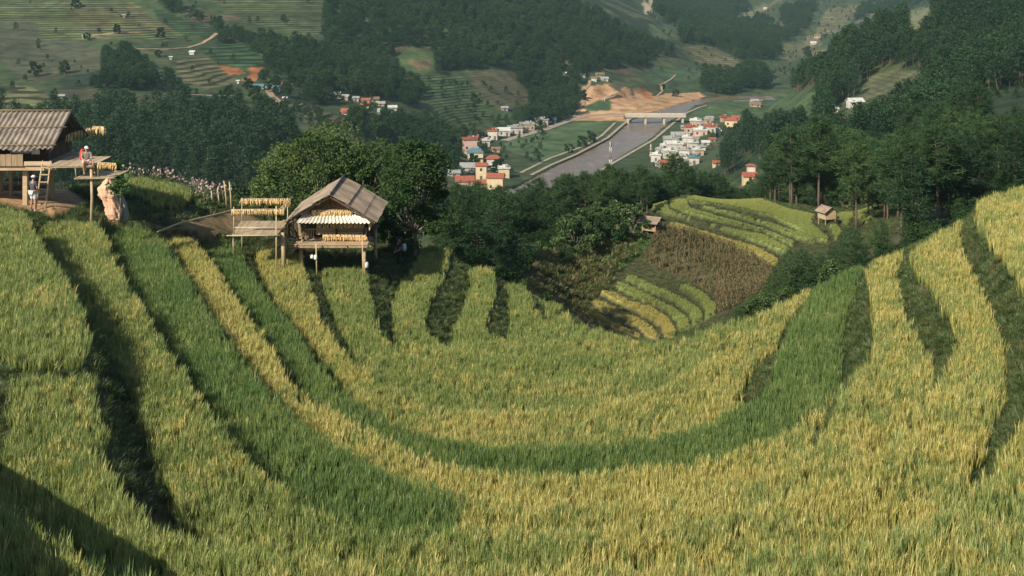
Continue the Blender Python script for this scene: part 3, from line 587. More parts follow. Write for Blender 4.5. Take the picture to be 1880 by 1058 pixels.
CC=proto_coll('corn_plant',[corn_plant(i) for i in range(4)])
Pn=fill_px(CORN,118,160,26.,4)
# rows follow the contour
v=((Pn[:,1]-.35*Pn[:,0]+1.2*np.sin(Pn[:,0]*.25))/1.7)%1.0;keep=(v<.5);pt=fbm(Pn[:,0]/9,Pn[:,1]/4);keep&=(RS.rand(len(Pn))<.8+pt*1.3)
band=inpoly(940+F*Pn[:,0]/Pn[:,1],HY-F*Pn[:,2]/Pn[:,1],[(1185,455),(1300,490),(1330,535),(1300,530),(1200,478),(1180,470)])
keep&=~(band&(RS.rand(len(Pn))<.75));Pn=Pn[keep]
o=scatter('dry_corn',Pn,CC,RS.uniform(.4,.62,len(Pn)),.12);tag(o,'rows of dry brown corn stalks on the knoll between the rice strips','corn',kind='stuff')
# green and brown undergrowth on the knoll and below it
def mixture(poly,dlo,dhi,dens,cl,s0,s1,nm,lab,jit=6):
    Pn=fill_px(poly,dlo,dhi,dens,jit);o=scatter(nm,Pn,cl,RS.uniform(s0,s1,len(Pn)),.3);tag(o,lab,nm.split('_')[-1],kind='stuff')
LC=proto_coll('coarse_weed',[weed_mesh('coarse_weed',.8,14,WD,.09,.5,WDd),weed_mesh('coarse_weed',.6,16,WD,.12,.5)])
kp=fill_px([(1062,572),(1180,430),(1195,372),(1260,352),(1400,360),(1510,385),(1665,362),(1665,420),(1400,560),(1240,640),(1120,625)],118,182,4.,0)
q=np.zeros(len(kp),bool);pxx=940+F*kp[:,0]/kp[:,1];pyy=HY-F*kp[:,2]/kp[:,1]
for p in KN['y']+KN['g']: q|=inpoly(pxx,pyy,p)
q|=inpoly(pxx,pyy,CORN)&(RS.rand(len(kp))<.6)
kp=kp[~q];o=scatter('knoll_weeds',kp,WC_,RS.uniform(.4,.8,len(kp)),.35);tag(o,'dry and green weeds on the banks between the knoll strips','weeds',kind='stuff')
mixture([(1000,600),(1330,600),(1330,680),(1000,680)],96,128,5.,WC_,.8,1.5,'gully_weeds','rough weeds in the gully between the bowl lip and the knoll')
mixture([(940,560),(990,450),(1120,400),(1190,420),(1185,450),(1120,520),(1075,565),(1100,640)],100,160,3.,proto_coll('lit_weed',[weed_mesh('lit_weed',.7,16,leafmat('lit_weed_leaf',(.07,.13,.03),(.14,.2,.05),.3,world=.3),.09,.4)]),.5,1.,'slope_weeds','coarse green weeds covering the slope left of the knoll')  # leaf colour lightened to stand for sunlight on this slope

mixture([(940,590),(985,470),(1110,440),(1180,440),(1120,520),(1075,565),(1100,640)],98,150,5.,proto_coll('dry_weed',[weed_mesh('dry_weed',.7,18,WDd,.05,.3,WD) for _ in range(2)]),.6,1.3,'dry_weeds','dry brown weeds on the slope left of the knoll')
# ================================================================ trees
PF=[leafmat('pine_needles',(.015,.042,.020),(.042,.088,.036),.2,world=.04,gloss=.015),leafmat('pine_needles_light',(.024,.058,.024),(.065,.12,.04),.2,world=.04,gloss=.015)]
BF=leafmat('broad_leaves',(.03,.07,.02),(.085,.14,.035),.3,world=.04)
BFd=leafmat('broad_leaves_far',(.02,.05,.023),(.052,.095,.035),.25,world=.02,gloss=.0)
BARK=mat('pine_bark',(.15,.105,.08),(.08,.058,.045),3.,.9,.4);BARKg=mat('grey_bark',(.24,.21,.17),(.13,.11,.09),3.,.9,.4)
def quadsprays(cs,n,L,w,rs,flat=.5,V=None,Q=None,rad=None):
    "n thin leaf-like quads round each centre"
    cs=np.repeat(cs,n,0);N=len(cs);d=rs.normal(size=(N,3));d[:,2]=d[:,2]*flat+.25;d/=np.linalg.norm(d,axis=1)[:,None]
    s=np.cross(d,rs.normal(size=(N,3)));s/=np.linalg.norm(s,axis=1)[:,None]+1e-6
    if rad is not None: cs=cs+rs.normal(size=(N,3))*rad
    l=(L*rs.uniform(.6,1.2,N))[:,None];ww=(w*rs.uniform(.7,1.2,N))[:,None]
    A=cs-s*ww*.5;B=cs+s*ww*.5;Cc=cs+d*l+s*ww*.3;Dd=cs+d*l-s*ww*.3
    V_=np.stack([A,B,Cc,Dd],1).reshape(-1,3);Q_=np.arange(N*4).reshape(-1,4);return V_,Q_
def pine_pair(seed,H,cr,base,tufts,blades_,L,w,mi=0,pad=True):
    "returns (trunk mesh, crown mesh)"
    rs=np.random.RandomState(seed);t=MB();bend=rs.normal(0,.02*H,2);pts=[];rr=[]
    for i in range(9):
        f=i/8;pts.append((bend[0]*f*f,bend[1]*f*f*.8,H*f*.97-(.6 if i==0 else 0)));rr.append(max(.02,H*.0135*(1-f)**.8+.015))
    t.tube(pts,rr,7);cs=[]
    ax=lambda f:np.array([bend[0]*f*f,bend[1]*f*f*.8,H*f*.97])
    nb=int(26+H*1.6)
    for k in range(nb):
        f=base+(1-base)*((k+rs.uniform(0,.7))/nb);tt=(f-base)/(1-base);prof=max(0,1-tt**2.4)**.62*(.5+.5*min(1,tt/.22));r=cr*prof*rs.uniform(.55,1.15)+.2
        a=k*2.4+rs.normal(0,.4);b=ax(f);e=b+np.array([math.cos(a)*r,math.sin(a)*r,r*rs.uniform(.02,.42)])
        t.tube([tuple(b),tuple((b+e)/2+[0,0,-r*.04]),tuple(e)],[.02+.012*r,.015+.006*r,.008],4,False)
        m=max(2,int(tufts*prof+1))
        for q in range(m):
            g=.35+.65*(q+rs.rand())/m;c=b+(e-b)*g+rs.normal(size=3)*[.16*r,.16*r,.05*r+.08];cs.append(c)
    cs.append(ax(1.))
    V,Q=quadsprays(np.array(cs),blades_,L,w,rs,.6,rad=.10)
    tm=bpy.data.meshes.new('pine_trunk');tm.from_pydata(t.v,[],t.f);tm.polygons.foreach_set('use_smooth',t.sm);tm.materials.append(BARK)
    cm=npmesh('pine_crown',V,Q);cm.materials.append(PF[mi]);return tm,cm
def lump_crown(rs,lumps,per,L,w,flat=.7,lr=.9):
    cs=[]
    for c,r in lumps:
        d=rs.normal(size=(per,3));d/=np.linalg.norm(d,axis=1)[:,None];q=np.array(c)+d*np.array([r,r,r*.75])*(rs.uniform(.35,1.05,per)**.6)[:,None];cs.append(q)
    return quadsprays(np.concatenate(cs),1,L,w,rs,flat)
def broad_pair(seed,H,W,th,nl,per,L,w,mb,name='tree',multi=4):
    rs=np.random.RandomState(seed);t=MB();lumps=[];fork=np.array([rs.normal(0,.1),rs.normal(0,.1),th])
    t.tube([(0,0,-.6),(0.04,0,th*.5),tuple(fork)],[H*.022,H*.017,H*.014],8)
    for i in range(nl):
        a=i*2.4+rs.rand();hh=(i+.5)/nl;z=th*.9+(H-th)*(.05+.9*hh);r=W*.5*math.sqrt(max(.05,1-(hh*1.05-.35)**2*1.9))*rs.uniform(.35,.95)
        c=np.array([math.cos(a)*r,math.sin(a)*r,z]);lr=W*rs.choice([.07,.10,.14,.19]);lumps.append((c,lr))
        m=(fork+c)/2+rs.normal(size=3)*.1*W*.3;t.tube([tuple(fork),tuple(m),tuple(c)],[H*.009,H*.006,H*.002],5,False)
    V,Q=lump_crown(rs,lumps,per,L,w)
    tm=bpy.data.meshes.new(name+'_trunk');tm.from_pydata(t.v,[],t.f);tm.polygons.foreach_set('use_smooth',t.sm);tm.materials.append(BARKg)
    cm=npmesh(name+'_crown',V,Q);cm.materials.append(mb);return tm,cm
TOPL=[(700,360),(790,350),(830,338),(900,348),(960,342),(1010,328),(1050,314),(1100,314),(1140,303),(1180,308),(1215,288),(1260,283),(1300,300),(1340,338),(1390,342),(1408,300),(1420,250),(1480,215),(1540,222),(1590,265),(1640,250),(1700,235),(1750,195),(1800,215),(1880,215),(2000,200)]
def topfit(x,D,z,s,H):
    px=940+F*x/D;TL=YTOP if H<5 else TOPL;ty=np.interp(px,[a for a,b in TL],[b for a,b in TL])+random.uniform(0,26);h=-(ty-HY)/F*D-z
    return max(.15,min(s,h/H))
YTOP=[(1200,640),(1330,575),(1360,545),(1405,525),(1425,480),(1450,440),(1490,452),(1530,432),(1580,405),(1620,398),(1660,350),(1700,300),(1900,240)]
def make_tree(name,pair,loc,s,rz,label,cat,group=None):
    r=empty(name,loc,rz);r.scale=(s,s,s);tag(r,label,cat,group)
    linkmesh('trunk',pair[0],None,r);linkmesh('crown',pair[1],None,r);return r
# --- individual pines, nearest first
PINES=[pine_pair(21+i,[11,12,10,12.5,11][i],[2.7,3.1,2.5,2.9,3.2][i],[.26,.36,.2,.42,.3][i],13,11,.6,.07,i%2) for i in range(5)]
YP=[pine_pair(41+i,4.2,1.5,.05,7,11,.42,.04,1) for i in range(3)]
def blocks(x,y,z,H):
    "would a tree here stand in front of a clearing, field, river or the far town?"
    for f in(0,.5,1.):
        a=np.array([940+F*x/y]);b=np.array([HY-F*(z+H*f)/y])
        if any(inpoly(a,b,q)[0] for q in CLEAR): return True
    return False
CLEAR=[[(1350,296),(1407,296),(1410,336),(1348,336)],[(1304,305),(1328,305),(1328,322),(1304,322)],[(1560,192),(1600,138),(1640,128),(1700,132),(1692,160),(1640,187),(1600,197)],[(1520,228),(1520,205),(1560,188),(1600,188),(1610,210),(1550,230)],[(1790,190),(1880,165),(1990,150),(1990,230),(1900,222),(1800,245)]]
def pines(poly,dlo,dhi,n,s0,s1,label,group,pool,cat='pine tree',name='pine_tree',mind=3.2,taken=[]):
    P=fill_px(poly,dlo,dhi,.5,6);RS.shuffle(P);c=0;out=[]
    for p in P:
        if c>=n:break
        if any((p[0]-a)**2+(p[1]-b)**2<mind**2 for a,b in taken):continue
        taken.append((p[0],p[1]));c+=1
        out.append(make_tree(name,pool[RS.randint(len(pool))],tuple(p),topfit(p[0],p[1],p[2],RS.uniform(s0,s1),11.3),RS.uniform(0,6.28),label,cat,group))
    return out
n0=0
n0+=len(pines([(760,430),(900,400),(1000,395),(1190,370),(1190,402),(1100,408),(1000,420),(930,440),(850,485),(790,460)],118,172,46,.75,1.05,'dark pine in the belt behind the broadleaf trees and left of the knoll','pines in the belt left of the knoll',PINES,mind=3.6))
# belt behind the knoll crest
def pines_w(x0,x1,d0,d1,n,s0,s1,label,group,pool,mind=4.,name='pine_tree',cat='pine tree',taken=[]):
    c=0;t=0
    while c<n and t<n*30:
        t+=1;D=random.uniform(d0,d1);x=(random.uniform(x0,x1)-940)/F*D
        if D>200 and blocks(x,D,gz(x,D),11): continue
        if any((x-a)**2+(D-b)**2<mind**2 for a,b in taken):continue
        taken.append((x,D));c+=1
        make_tree(name,pool[random.randrange(len(pool))],(x,D,gz(x,D)),topfit(x,D,gz(x,D),random.uniform(s0,s1),11.3 if pool is PINES else 4.2) if D<215 else random.uniform(s0,s1),random.uniform(0,6.28),label,cat,group)
pines_w(825,915,100,126,9,.42,.62,'dark pine rising just beyond the rice tongues at the bowl rim','pines just beyond the bowl rim',PINES,2.6)
pines_w(830,955,128,172,16,.7,1.,'dark pine in the middle of the wood facing the river valley','pines in the wood facing the river',PINES,3.)
pines_w(940,1180,166,190,24,.75,1.,'dark pine in the wood between the rim and the small open hut','pines left of the small open hut',PINES,3.2)
pines_w(790,1200,190,215,34,.85,1.1,'dark pine in the row closing off the river valley','pines in front of the river valley',PINES)
pines_w(1200,1400,186,212,30,.9,1.12,'dark pine just behind the crest of the knoll','pines behind the crest of the knoll',PINES)
pines_w(1400,1620,174,200,26,1.02,1.3,'tall dark pine behind the small hut on the knoll','tall pines behind the knoll hut',PINES)
pines_w(1560,1900,150,185,26,.95,1.2,'dark pine on the slope right of the knoll','pines on the slope right of the knoll',PINES)
pines_w(1640,1800,118,140,12,.75,.98,'dark pine standing just beyond the right rim of the bowl','pines beyond the right rim of the bowl',PINES,3.)
pines_w(1400,1660,108,126,16,.85,1.25,'bushy young pine in front of the knoll strips','young pines in front of the knoll',YP,2.)
pines_w(1330,1480,108,120,10,.7,1.,'bushy young pine in front of the knoll strips','young pines in front of the knoll',YP,1.8)
pines_w(1250,1960,215,300,78,.85,1.15,'dark pine on the lower right valley side behind the tall pines','pines low on the right valley side',PINES)
# --- hero broadleaf trees behind the hut
HB=leafmat('hero_leaves',(.045,.09,.03),(.16,.22,.085),.3,world=.5,gloss=0);HB2=leafmat('hero_leaves_dark',(.03,.068,.026),(.10,.155,.055),.3,world=.5,gloss=0)
def hero(px,py,D,H,W,seed,m,label,th,nl=46,per=420):
    p=broad_pair(seed,H,W,th,nl,per,.17,.10,m);x=(px-940)/F*D
    return make_tree('broadleaf_tree',p,(x,D,gz(x,D)),1,0,label,'tree')
hero(590,0,82,7.3,9.0,5,HB,'large spreading broadleaf tree behind the hut with the two roof slopes',1.6)
hero(762,0,77,7.1,5.2,9,HB2,'rounded dark broadleaf tree right of the hut with a bare thin trunk',1.5,34)
hero(528,0,86,6.4,5.0,12,HB,'lower bushy broadleaf tree at the left of the large one',.6,28,300)
hero(676,0,81,6.7,6.2,19,HB2,'dark middle tree filling the gap between the two broadleaf trees',1.2,30,300)
hero(625,0,88,8.1,6.0,23,HB,'tree top rising behind the large spreading broadleaf tree',2.2,26,300)
# bushes
BU=[broad_pair(60+i,2.6,3.0,.3,9,190,.2,.13,[BF,BF,BFd][i],'bush') for i in range(3)]
def bushes(poly,d0,d1,n,s0,s1,label,group,mind=2.):
    P=fill_px(poly,d0,d1,1.,4);RS.shuffle(P);c=0;tk=[]
    for p in P:
        if c>=n:break
        if any((p[0]-a)**2+(p[1]-b)**2<mind**2 for a,b in tk):continue
        tk.append((p[0],p[1]));c+=1;make_tree('bush',BU[RS.randint(3)],tuple(p),RS.uniform(s0,s1),RS.uniform(0,6.28),label,'bush',group)
bushes([(1020,450),(1100,405),(1180,425),(1165,440),(1085,475),(1040,480)],118,165,15,.8,1.5,'leafy green bush on the slope left of the small open hut','bushes on the slope left of the knoll')
bushes([(1500,370),(1640,360),(1650,385),(1560,395)],150,185,8,.6,1.1,'low bush at the edge of the knoll beside the raised hut','bushes at the right of the knoll')
bushes([(690,430),(760,420),(770,446),(735,470),(700,470)],69,82,9,.45,.8,'dark bush in the shade right of the central hut','bushes beside the central hut',1.)
bushes([(1360,560),(1420,540),(1500,520),(1530,540),(1380,600)],90,112,9,.5,.95,'low bush just over the right lip of the bowl','bushes over the right lip')
bushes([(440,380),(540,375),(545,400),(530,435),(470,400)],71,84,8,.4,.7,'low bush behind the bamboo corn rack','bushes behind the corn rack',1.)
# --- far woods: one object each of small trees
def farpine(seed):
    rs=np.random.RandomState(seed);H=11;cs=[];V=[];Q=[]
    for k in range(34):
        f=.32+.68*k/34;r=2.5*max(0,1-((f-.32)/.68)**2.2)**.6*rs.uniform(.5,1.15)+.15;a=k*2.4+rs.normal(0,.3)
        for g in(.35,.7,1.): cs.append([math.cos(a)*r*g,math.sin(a)*r*g,H*f+r*g*.2+rs.normal(0,.15)])
    V,Q=quadsprays(np.array(cs),6,.62,.26,rs,.5,rad=.28);k=len(V)
    T=np.array([(-.13,0,-.5),(.13,0,-.5),(.05,0,H*.9),(-.05,0,H*.9),(0,-.13,-.5),(0,.13,-.5),(0,.05,H*.9),(0,-.05,H*.9)]);V=np.r_[V,T];Q=np.r_[Q,[[k,k+1,k+2,k+3],[k+4,k+5,k+6,k+7]]]
    me=npmesh('far_pine',V,Q);me.materials.append(PF[0]);me.materials.append(BARK);mi=np.zeros(len(Q),np.int32);mi[-2:]=1;me.polygons.foreach_set('material_index',mi);return me
def farbroad(seed,H=8,W=6.5):
    rs=np.random.RandomState(seed);lumps=[]
    for i in range(9):
        a=i*2.4+rs.rand();hh=(i+.5)/9;r=W*.5*math.sqrt(max(.05,1-(hh*1.1-.3)**2*1.6))*rs.uniform(.3,.8);lumps.append((np.array([math.cos(a)*r,math.sin(a)*r,H*(.25+.68*hh)]),W*rs.uniform(.16,.26)))
    V,Q=lump_crown(rs,lumps,80,.5,.36);me=npmesh('far_broadleaf',V,Q);me.materials.append(BFd);return me
FP=proto_coll('far_pine',[farpine(i) for i in range(4)]);FB=proto_coll('far_broad',[farbroad(70+i,[8,9,6.5,10][i],[6,6.5,6,6.5][i]) for i in range(4)]);
FL=['pine wood on the shaded slope behind the left stilt hut','clump of trees between the fields at upper left','broad wood covering the central mountain','trees scattered around the hillside hamlet','pine forest covering the right valley side','dark wood beyond the river bend','line of trees running down between the terraced fields','trees beside the dirt track at left','scattered trees on the left hillside','wood on the far valley mountains','trees on the far valley fields','trees high on the far valley side','scattered trees along the top of the left hills','trees on the far valley floor']
tk_all=[(o.location.x,o.location.y) for o in C.objects if o.type=='EMPTY' and o.name.startswith('pine_tree')]
def farfill(poly,dlo,dhi,dens,jit=8):
    P=np.array(poly);u0,u1=(P[:,0].min()-940)/F,(P[:,0].max()-940)/F;n=int((u1-u0)*(dhi**2-dlo**2)/2*dens)
    D=np.sqrt(RS.uniform(dlo**2,dhi**2,n));u=RS.uniform(u0,u1,n);x=u*D;z=ground_z(x,D);px=940+F*u+fbm(x/(D*.02),np.log(D)*50)*14;py=HY-F*z/D+fbm(x/(D*.02)+40,np.log(D)*50+9)*8
    m=inpoly(px,py,poly)
    for b in BARE+CLEAR:
        for hh in(0,4,8): m&=~inpoly(px,py-F*hh/D,b)
    return np.stack([x,D,z],-1)[m]
for (poly,dens,k),lab in zip(FOREST,FL):
    dmin=230 if k=='p' and poly[0][0]<0 else (300 if poly[0][0]==1300 else 480)
    far_=poly[0][0]>1180 and poly[0][0]!=1300
    P=farfill(poly,dmin,2400 if far_ else (1150 if poly[0][1]<300 and poly[0][0]<1290 else 1000),dens*(.022 if far_ else .042))
    if not len(P):continue
    o=scatter('woodland',P,FP if k=='p' else FB,RS.uniform(.7,1.2,len(P))*(1.25 if far_ else 1.),.06);tag(o,lab,'woodland',kind='stuff')
# loose single trees on the left hills and round the town, too small for parts
SC=[(30,230),(520,40),(137,15),(160,75),(215,62),(295,70),(290,105),(118,135),(63,140),(410,185),(455,165),(520,205),(332,190),(255,150),(545,205),(585,215),(690,232),(885,262),(905,255),(1085,262),(1068,270),(1044,281),(870,310),(915,318),(1240,178),(1070,185),(870,188),(500,170),(420,175),(470,185)]
far_pair=[broad_pair(90+i,6,6.5,.6,11,230,.5,.38,BFd,'tree') for i in range(3)]
LN=['alone in the terraced fields','beside the dirt track','at the edge of a brown field','near the scattered hillside houses']
for i,(a,b) in enumerate(SC):
    p=hit(a,b,480,1500);where='on the terraced left hillside' if a<560 else ('round the hillside hamlet' if a<800 else 'round the riverside town')
    make_tree('hillside_tree',far_pair[i%3],p,random.uniform(.7,1.3),random.uniform(0,6),'small dark tree standing alone %s'%where,'tree','single trees %s'%where)

P=fill_px([(-60,-30),(600,-30),(600,130),(560,190),(300,205),(-60,210)],560,1100,.0012,0)
P=np.concatenate([P,fill_px([(480,150),(1000,150),(1000,300),(620,300)],560,950,.008,0),fill_px([(1180,-10),(1740,-10),(1500,140),(1200,150)],1000,2300,.0022,0)])
o=scatter('scrub',P,FB,RS.uniform(.25,.6,len(P)),.1);tag(o,'low scrub dotted along field edges on the far hills','scrub',kind='stuff')

def undergrowth(x0,x1,d0,d1,dens,s0,s1,lab):
    n=int((x1-x0)/F*(d1*d1-d0*d0)/2*dens);D=np.sqrt(RS.uniform(d0*d0,d1*d1,n));x=RS.uniform(x0-940,x1-940,n)/F*D;z=ground_z(x,D);px=940+F*x/D;py=HY-F*z/D
    ok=np.ones(n,bool)
    for q in CLEAR: ok&=~inpoly(px,py,q)|(RS.rand(n)<.08)
    kn2=(D<186)&(D>100)&((px>1060)|(py>505)&(px>960))&(px<1665)&(py>355)
    ok&=~kn2;o=scatter('undergrowth',np.stack([x,D,z],-1)[ok],FB,RS.uniform(s0,s1,ok.sum()),.1);tag(o,lab,'undergrowth',kind='stuff')
undergrowth(1560,2060,76,200,.16,.10,.26,'low bushes and undergrowth on the slope beyond the right rim of the bowl')
undergrowth(1290,2060,200,420,.045,.14,.34,'undergrowth between the pines low on the right valley side')
undergrowth(1000,1700,84,112,.10,.10,.22,'undergrowth just over the right lip of the bowl')
undergrowth(700,1250,175,330,.04,.14,.34,'undergrowth below the pines facing the river')
undergrowth(-150,760,86,330,.03,.15,.4,'undergrowth in the ravine behind the huts')

undergrowth(800,1180,94,178,.16,.12,.32,'undergrowth filling the pine belt beyond the bowl rim')
# ================================================================ huts, racks, people
WOOD=mat('weathered_wood',(.36,.27,.18),(.20,.14,.09),5,.85,.3,stretch=(1,1,.15)); WOODL=mat('pale_plank',(.50,.39,.26),(.34,.25,.16),4,.85,.3,stretch=(.3,1,1))
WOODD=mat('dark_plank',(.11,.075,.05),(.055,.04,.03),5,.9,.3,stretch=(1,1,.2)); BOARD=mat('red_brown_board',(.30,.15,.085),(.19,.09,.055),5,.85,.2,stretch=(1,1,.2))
BAM=mat('dry_bamboo',(.54,.43,.27),(.36,.28,.17),6,.6,.1,stretch=(1,1,.3)); BAMD=mat('old_bamboo',(.34,.26,.17),(.22,.16,.10),6,.7,.2)
MAT_=mat('split_bamboo_mat',(.50,.40,.27),(.33,.26,.17),7,.8,.3,stretch=(1,.12,1),island=True)
FIB=mat('fibre_cement_sheet',(.34,.29,.24),(.17,.145,.12),1.6,.9,.4,detail=9); FIBL=mat('pale_fibre_sheet',(.32,.25,.19),(.16,.125,.10),1.1,.9,.3,detail=9)
SHW=mat('white_corrugated_sheet',(.74,.72,.66),(.50,.46,.40),2.5,.6,.2)
CORNM=mat('corn_cob',(.64,.35,.11),(.58,.43,.22),9,.6,.5,island=True); HUSK=mat('corn_husk',(.80,.66,.40),(.66,.50,.28),5,.8,.2,island=True)
NETP=mat('peach_net',(.74,.47,.34),(.50,.28,.19),9,.8,1.,stretch=(1,1,.5)); NETG=mat('grey_net',(.30,.29,.25),(.20,.20,.17),8,.8,.5)
WHP=mat('white_plastic',(.80,.80,.78),(.62,.62,.60),3,.4);REDP=mat('red_cloth',(.60,.04,.04),(.45,.03,.03),4,.8)
# ---- corn
def ear(mb,x,y,z,L,r,rs):
    b=rs.normal(0,.015,2);mb.tube([(x,y,z),(x+b[0],y+b[1],z-L*.25),(x+b[0]*1.5,y+b[1]*1.5,z-L*.65),(x+b[0]*2,y+b[1]*2,z-L)],[r*.45,r,r*.95,r*.25],6)
cornme=[]
for i in range(4):
    rs_=np.random.RandomState(100+i);c=MB();h=MB()
    for k in range(3+i%2): ear(c,rs_.normal(0,.022),rs_.normal(0,.03),-.07,rs_.uniform(.20,.27),.027,rs_)
    for k in range(4):
        h.tube([(rs_.normal(0,.012),rs_.normal(0,.02),.0),(rs_.normal(0,.03),rs_.normal(0,.04),-.11)],[.012,.03],5)
    a=c.build('t',CORNM);b=h.build('t',HUSK);cornme.append((a.data,b.data));a.data.name='corn_ears';b.data.name='corn_husks'
    bpy.data.objects.remove(a);bpy.data.objects.remove(b)
def corn_row(p,q,n,label,group='rows of drying corn',s=1.,sag=0,m=None,r=.02):
    p=Vector(p);q=Vector(q);root=empty('corn_row',p);tag(root,label,'corn',group);d=q-p
    mb=MB();mb.tube([(0,0,0),tuple(d*.5),tuple(d)],r,6);mb.build('pole',m or BAM,root)
    for i in range(n):
        f=(i+.5)/n;a,b=cornme[random.randrange(4)];o=linkmesh('corn_bundle',a,None,root,d*f+Vector((random.uniform(-.01,.01),random.uniform(-.02,.02),-.0)))
        k=s*random.uniform(.85,1.12);o.scale=(k,k,k);o.rotation_euler=(random.uniform(-.1,.1),random.uniform(-.12,.12),random.uniform(0,6.28));linkmesh('husk',b,None,o)
    return root
# ---- corrugated roof slope: eave line a-b, ridge line d-c  (a-d left edge, b-c right edge)
def corrugated(name,a,b,c,d,m,parent=None,period=.18,amp=.025,rowsn=1,thick=.012,rag=0.):
    a,b,c,d=[Vector(v) for v in(a,b,c,d)];W=(b-a).length;nx=int(W/period*6)+2;nrm=(b-a).cross(d-a).normalized()
    if nrm.z<0:nrm=-nrm
    V=[];Fc=[]
    for r in range(rowsn):
        f0=r/rowsn-(.05 if r else 0);f1=(r+1)/rowsn;b0=len(V);lift=.03*(rowsn-1-r)*0+.028*r
        dj=[random.uniform(0,rag) for _ in range(int(W)+3)]
        for side in(0,1):
            for j in range(3):
                for i in range(nx):
                    u=i/(nx-1);v=f0+(f1-f0)*j/2
                    if j==0:v-=dj[int(u*W)]*(1 if r==0 else .4)
                    p0=a.lerp(b,u);p1=d.lerp(c,u);w=amp*math.cos(u*W/period*2*math.pi)
                    V.append(p0.lerp(p1,v)+nrm*(w+lift*(1-j/2)+ (0 if side==0 else -thick)))
        n1=3*nx
        for j in range(2):
            for i in range(nx-1):
                k=b0+j*nx+i;Fc.append((k,k+1,k+nx+1,k+nx));Fc.append((k+n1,k+n1+nx,k+n1+nx+1,k+n1+1))
        for i in range(nx-1):
            Fc.append((b0+i,b0+n1+i,b0+n1+i+1,b0+i+1));k=b0+2*nx+i;Fc.append((k,k+1,k+n1+1,k+n1))
        for j in range(2):
            k=b0+j*nx;Fc.append((k,k+nx,k+n1+nx,k+n1));k=b0+j*nx+nx-1;Fc.append((k,k+n1,k+n1+nx,k+nx))
    mb=MB();mb.add(V,Fc,False);return mb.build(name,m,parent)
# =========== left stilt hut (long side to the camera)
hl=empty('stilt_hut',(-25.5,67,-11.8));tag(hl,'long grey-roofed stilt hut at the left edge with a ladder up to its deck','hut')
def L(o): # world coords -> keep as child
    if o.parent is not None: o.matrix_parent_inverse=Matrix.Translation(-o.parent.location)
    return o
Xl,Xr=-31.5,-22.5
rf=L(corrugated('roof_slope',(Xl,64,-8.88),(Xr,64,-8.88),(Xr-.12,67,-7.42),(Xl,67,-7.42),FIB,hl,.27,.05,2,rag=.06))
L(corrugated('roof_slope',(Xl,70,-8.9),(Xr-.3,70,-8.9),(Xr-.12,67,-7.40),(Xl,67,-7.40),FIB,hl,.27,.045,2))
mb=MB()
for f in(.04,.52): 
    z=-8.88+1.46*f+.10;y=64+3*f;mb.tube([(Xl,y,z),(Xr+.15,y,z+.01)],.028,6)
mb.tube([(Xl,67,-7.33),(Xr-.05,67,-7.33)],.035,6);L(mb.build('roof_batten',BAMD,hl))
mb=MB()
for y0,z0,y1,z1 in((64.1,-9.0,67,-7.58),(69.9,-9.0,67,-7.58)): mb.beam((Xr-.15,y0,z0),(Xr-.15,y1,z1),.07,.10)
mb.beam((Xr-.7,64.6,-8.95),(Xr-.7,69.5,-8.95),.08,.1)
for i in range(9): mb.tube([(Xr-.12,65+i*.5,-9.0),(Xr-.12,65+i*.5,-7.62-.48*abs(65+i*.5-67))],.018,5)
L(mb.build('gable_frame',WOODD,hl))
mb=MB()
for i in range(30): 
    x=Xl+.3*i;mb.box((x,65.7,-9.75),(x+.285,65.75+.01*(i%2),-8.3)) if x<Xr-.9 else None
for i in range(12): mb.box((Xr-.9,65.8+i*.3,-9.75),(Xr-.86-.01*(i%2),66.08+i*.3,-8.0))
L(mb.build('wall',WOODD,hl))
mb=MB()
for i in range(26):
    x=Xl+.36*i;mb.box((x,64.2,-9.82),(x+.345,69.2,-9.77-.004*(i%2)))
L(mb.build('deck',WOODL,hl));mb=MB();mb.box((Xl,64.12,-9.97),(Xr+.02,64.2,-9.74));mb.box((Xr+.02,64.2,-9.95),(Xr+.1,69.2,-9.8));mb.box((Xl,66.3,-10.0),(Xr,66.42,-9.84));mb.box((-23.9,64.02,-9.72),(-22.55,64.1,-9.52));L(mb.build('deck_edge_beam',WOODL,hl))
mb=MB()
for i in range(28):
    x=Xl+.28*i
    if x<-24.0: mb.box((x,64.0,-9.74),(x+.262,64.05+.006*(i%3),-9.18+.03*((i*7)%5)/4))
L(mb.build('railing_boards',WOOD,hl))
for i,(px,py0,D) in enumerate(((47,366,64.6),(96,352,67.5),(20,350,67.5),(-60,366,64.6),(62,350,68.8),(2,350,69),(-120,352,67.5))):
    x=(px-940)/F*D;g=gz(x,D);mb=MB();r=.11 if i==0 else .08;mb.beam((x,D,g-.3),(x,D,-9.95),r*2,r*2);L(mb.build('post',WOODL if i==0 else WOOD,hl))
mb=MB();mb.box((-25.2,65.62,-9.35),(-24.2,65.66,-8.85));mb.box((-23.9,65.0,-9.3),(-23.5,65.05,-9.05));L(mb.build('hanging_cloth',WHP,hl))
mb=MB();mb.box((-26.4,67.8,-11.6),(-24.3,68.3,-11.35));mb.box((-26.3,67.8,-11.1),(-24.4,68.25,-11.0));L(mb.build('shelf',WOODD,hl))
corn_row((-22.7,66.6,-8.55),(-22.7,70.4,-8.62),14,'corn hanging under the eave at the gable end of the left stilt hut',s=1.25)
corn_row((-22.6,70.45,-8.58),(-21.95,70.45,-8.60),6,'short bright bunch of corn sticking out past the left hut roof',s=1.6)
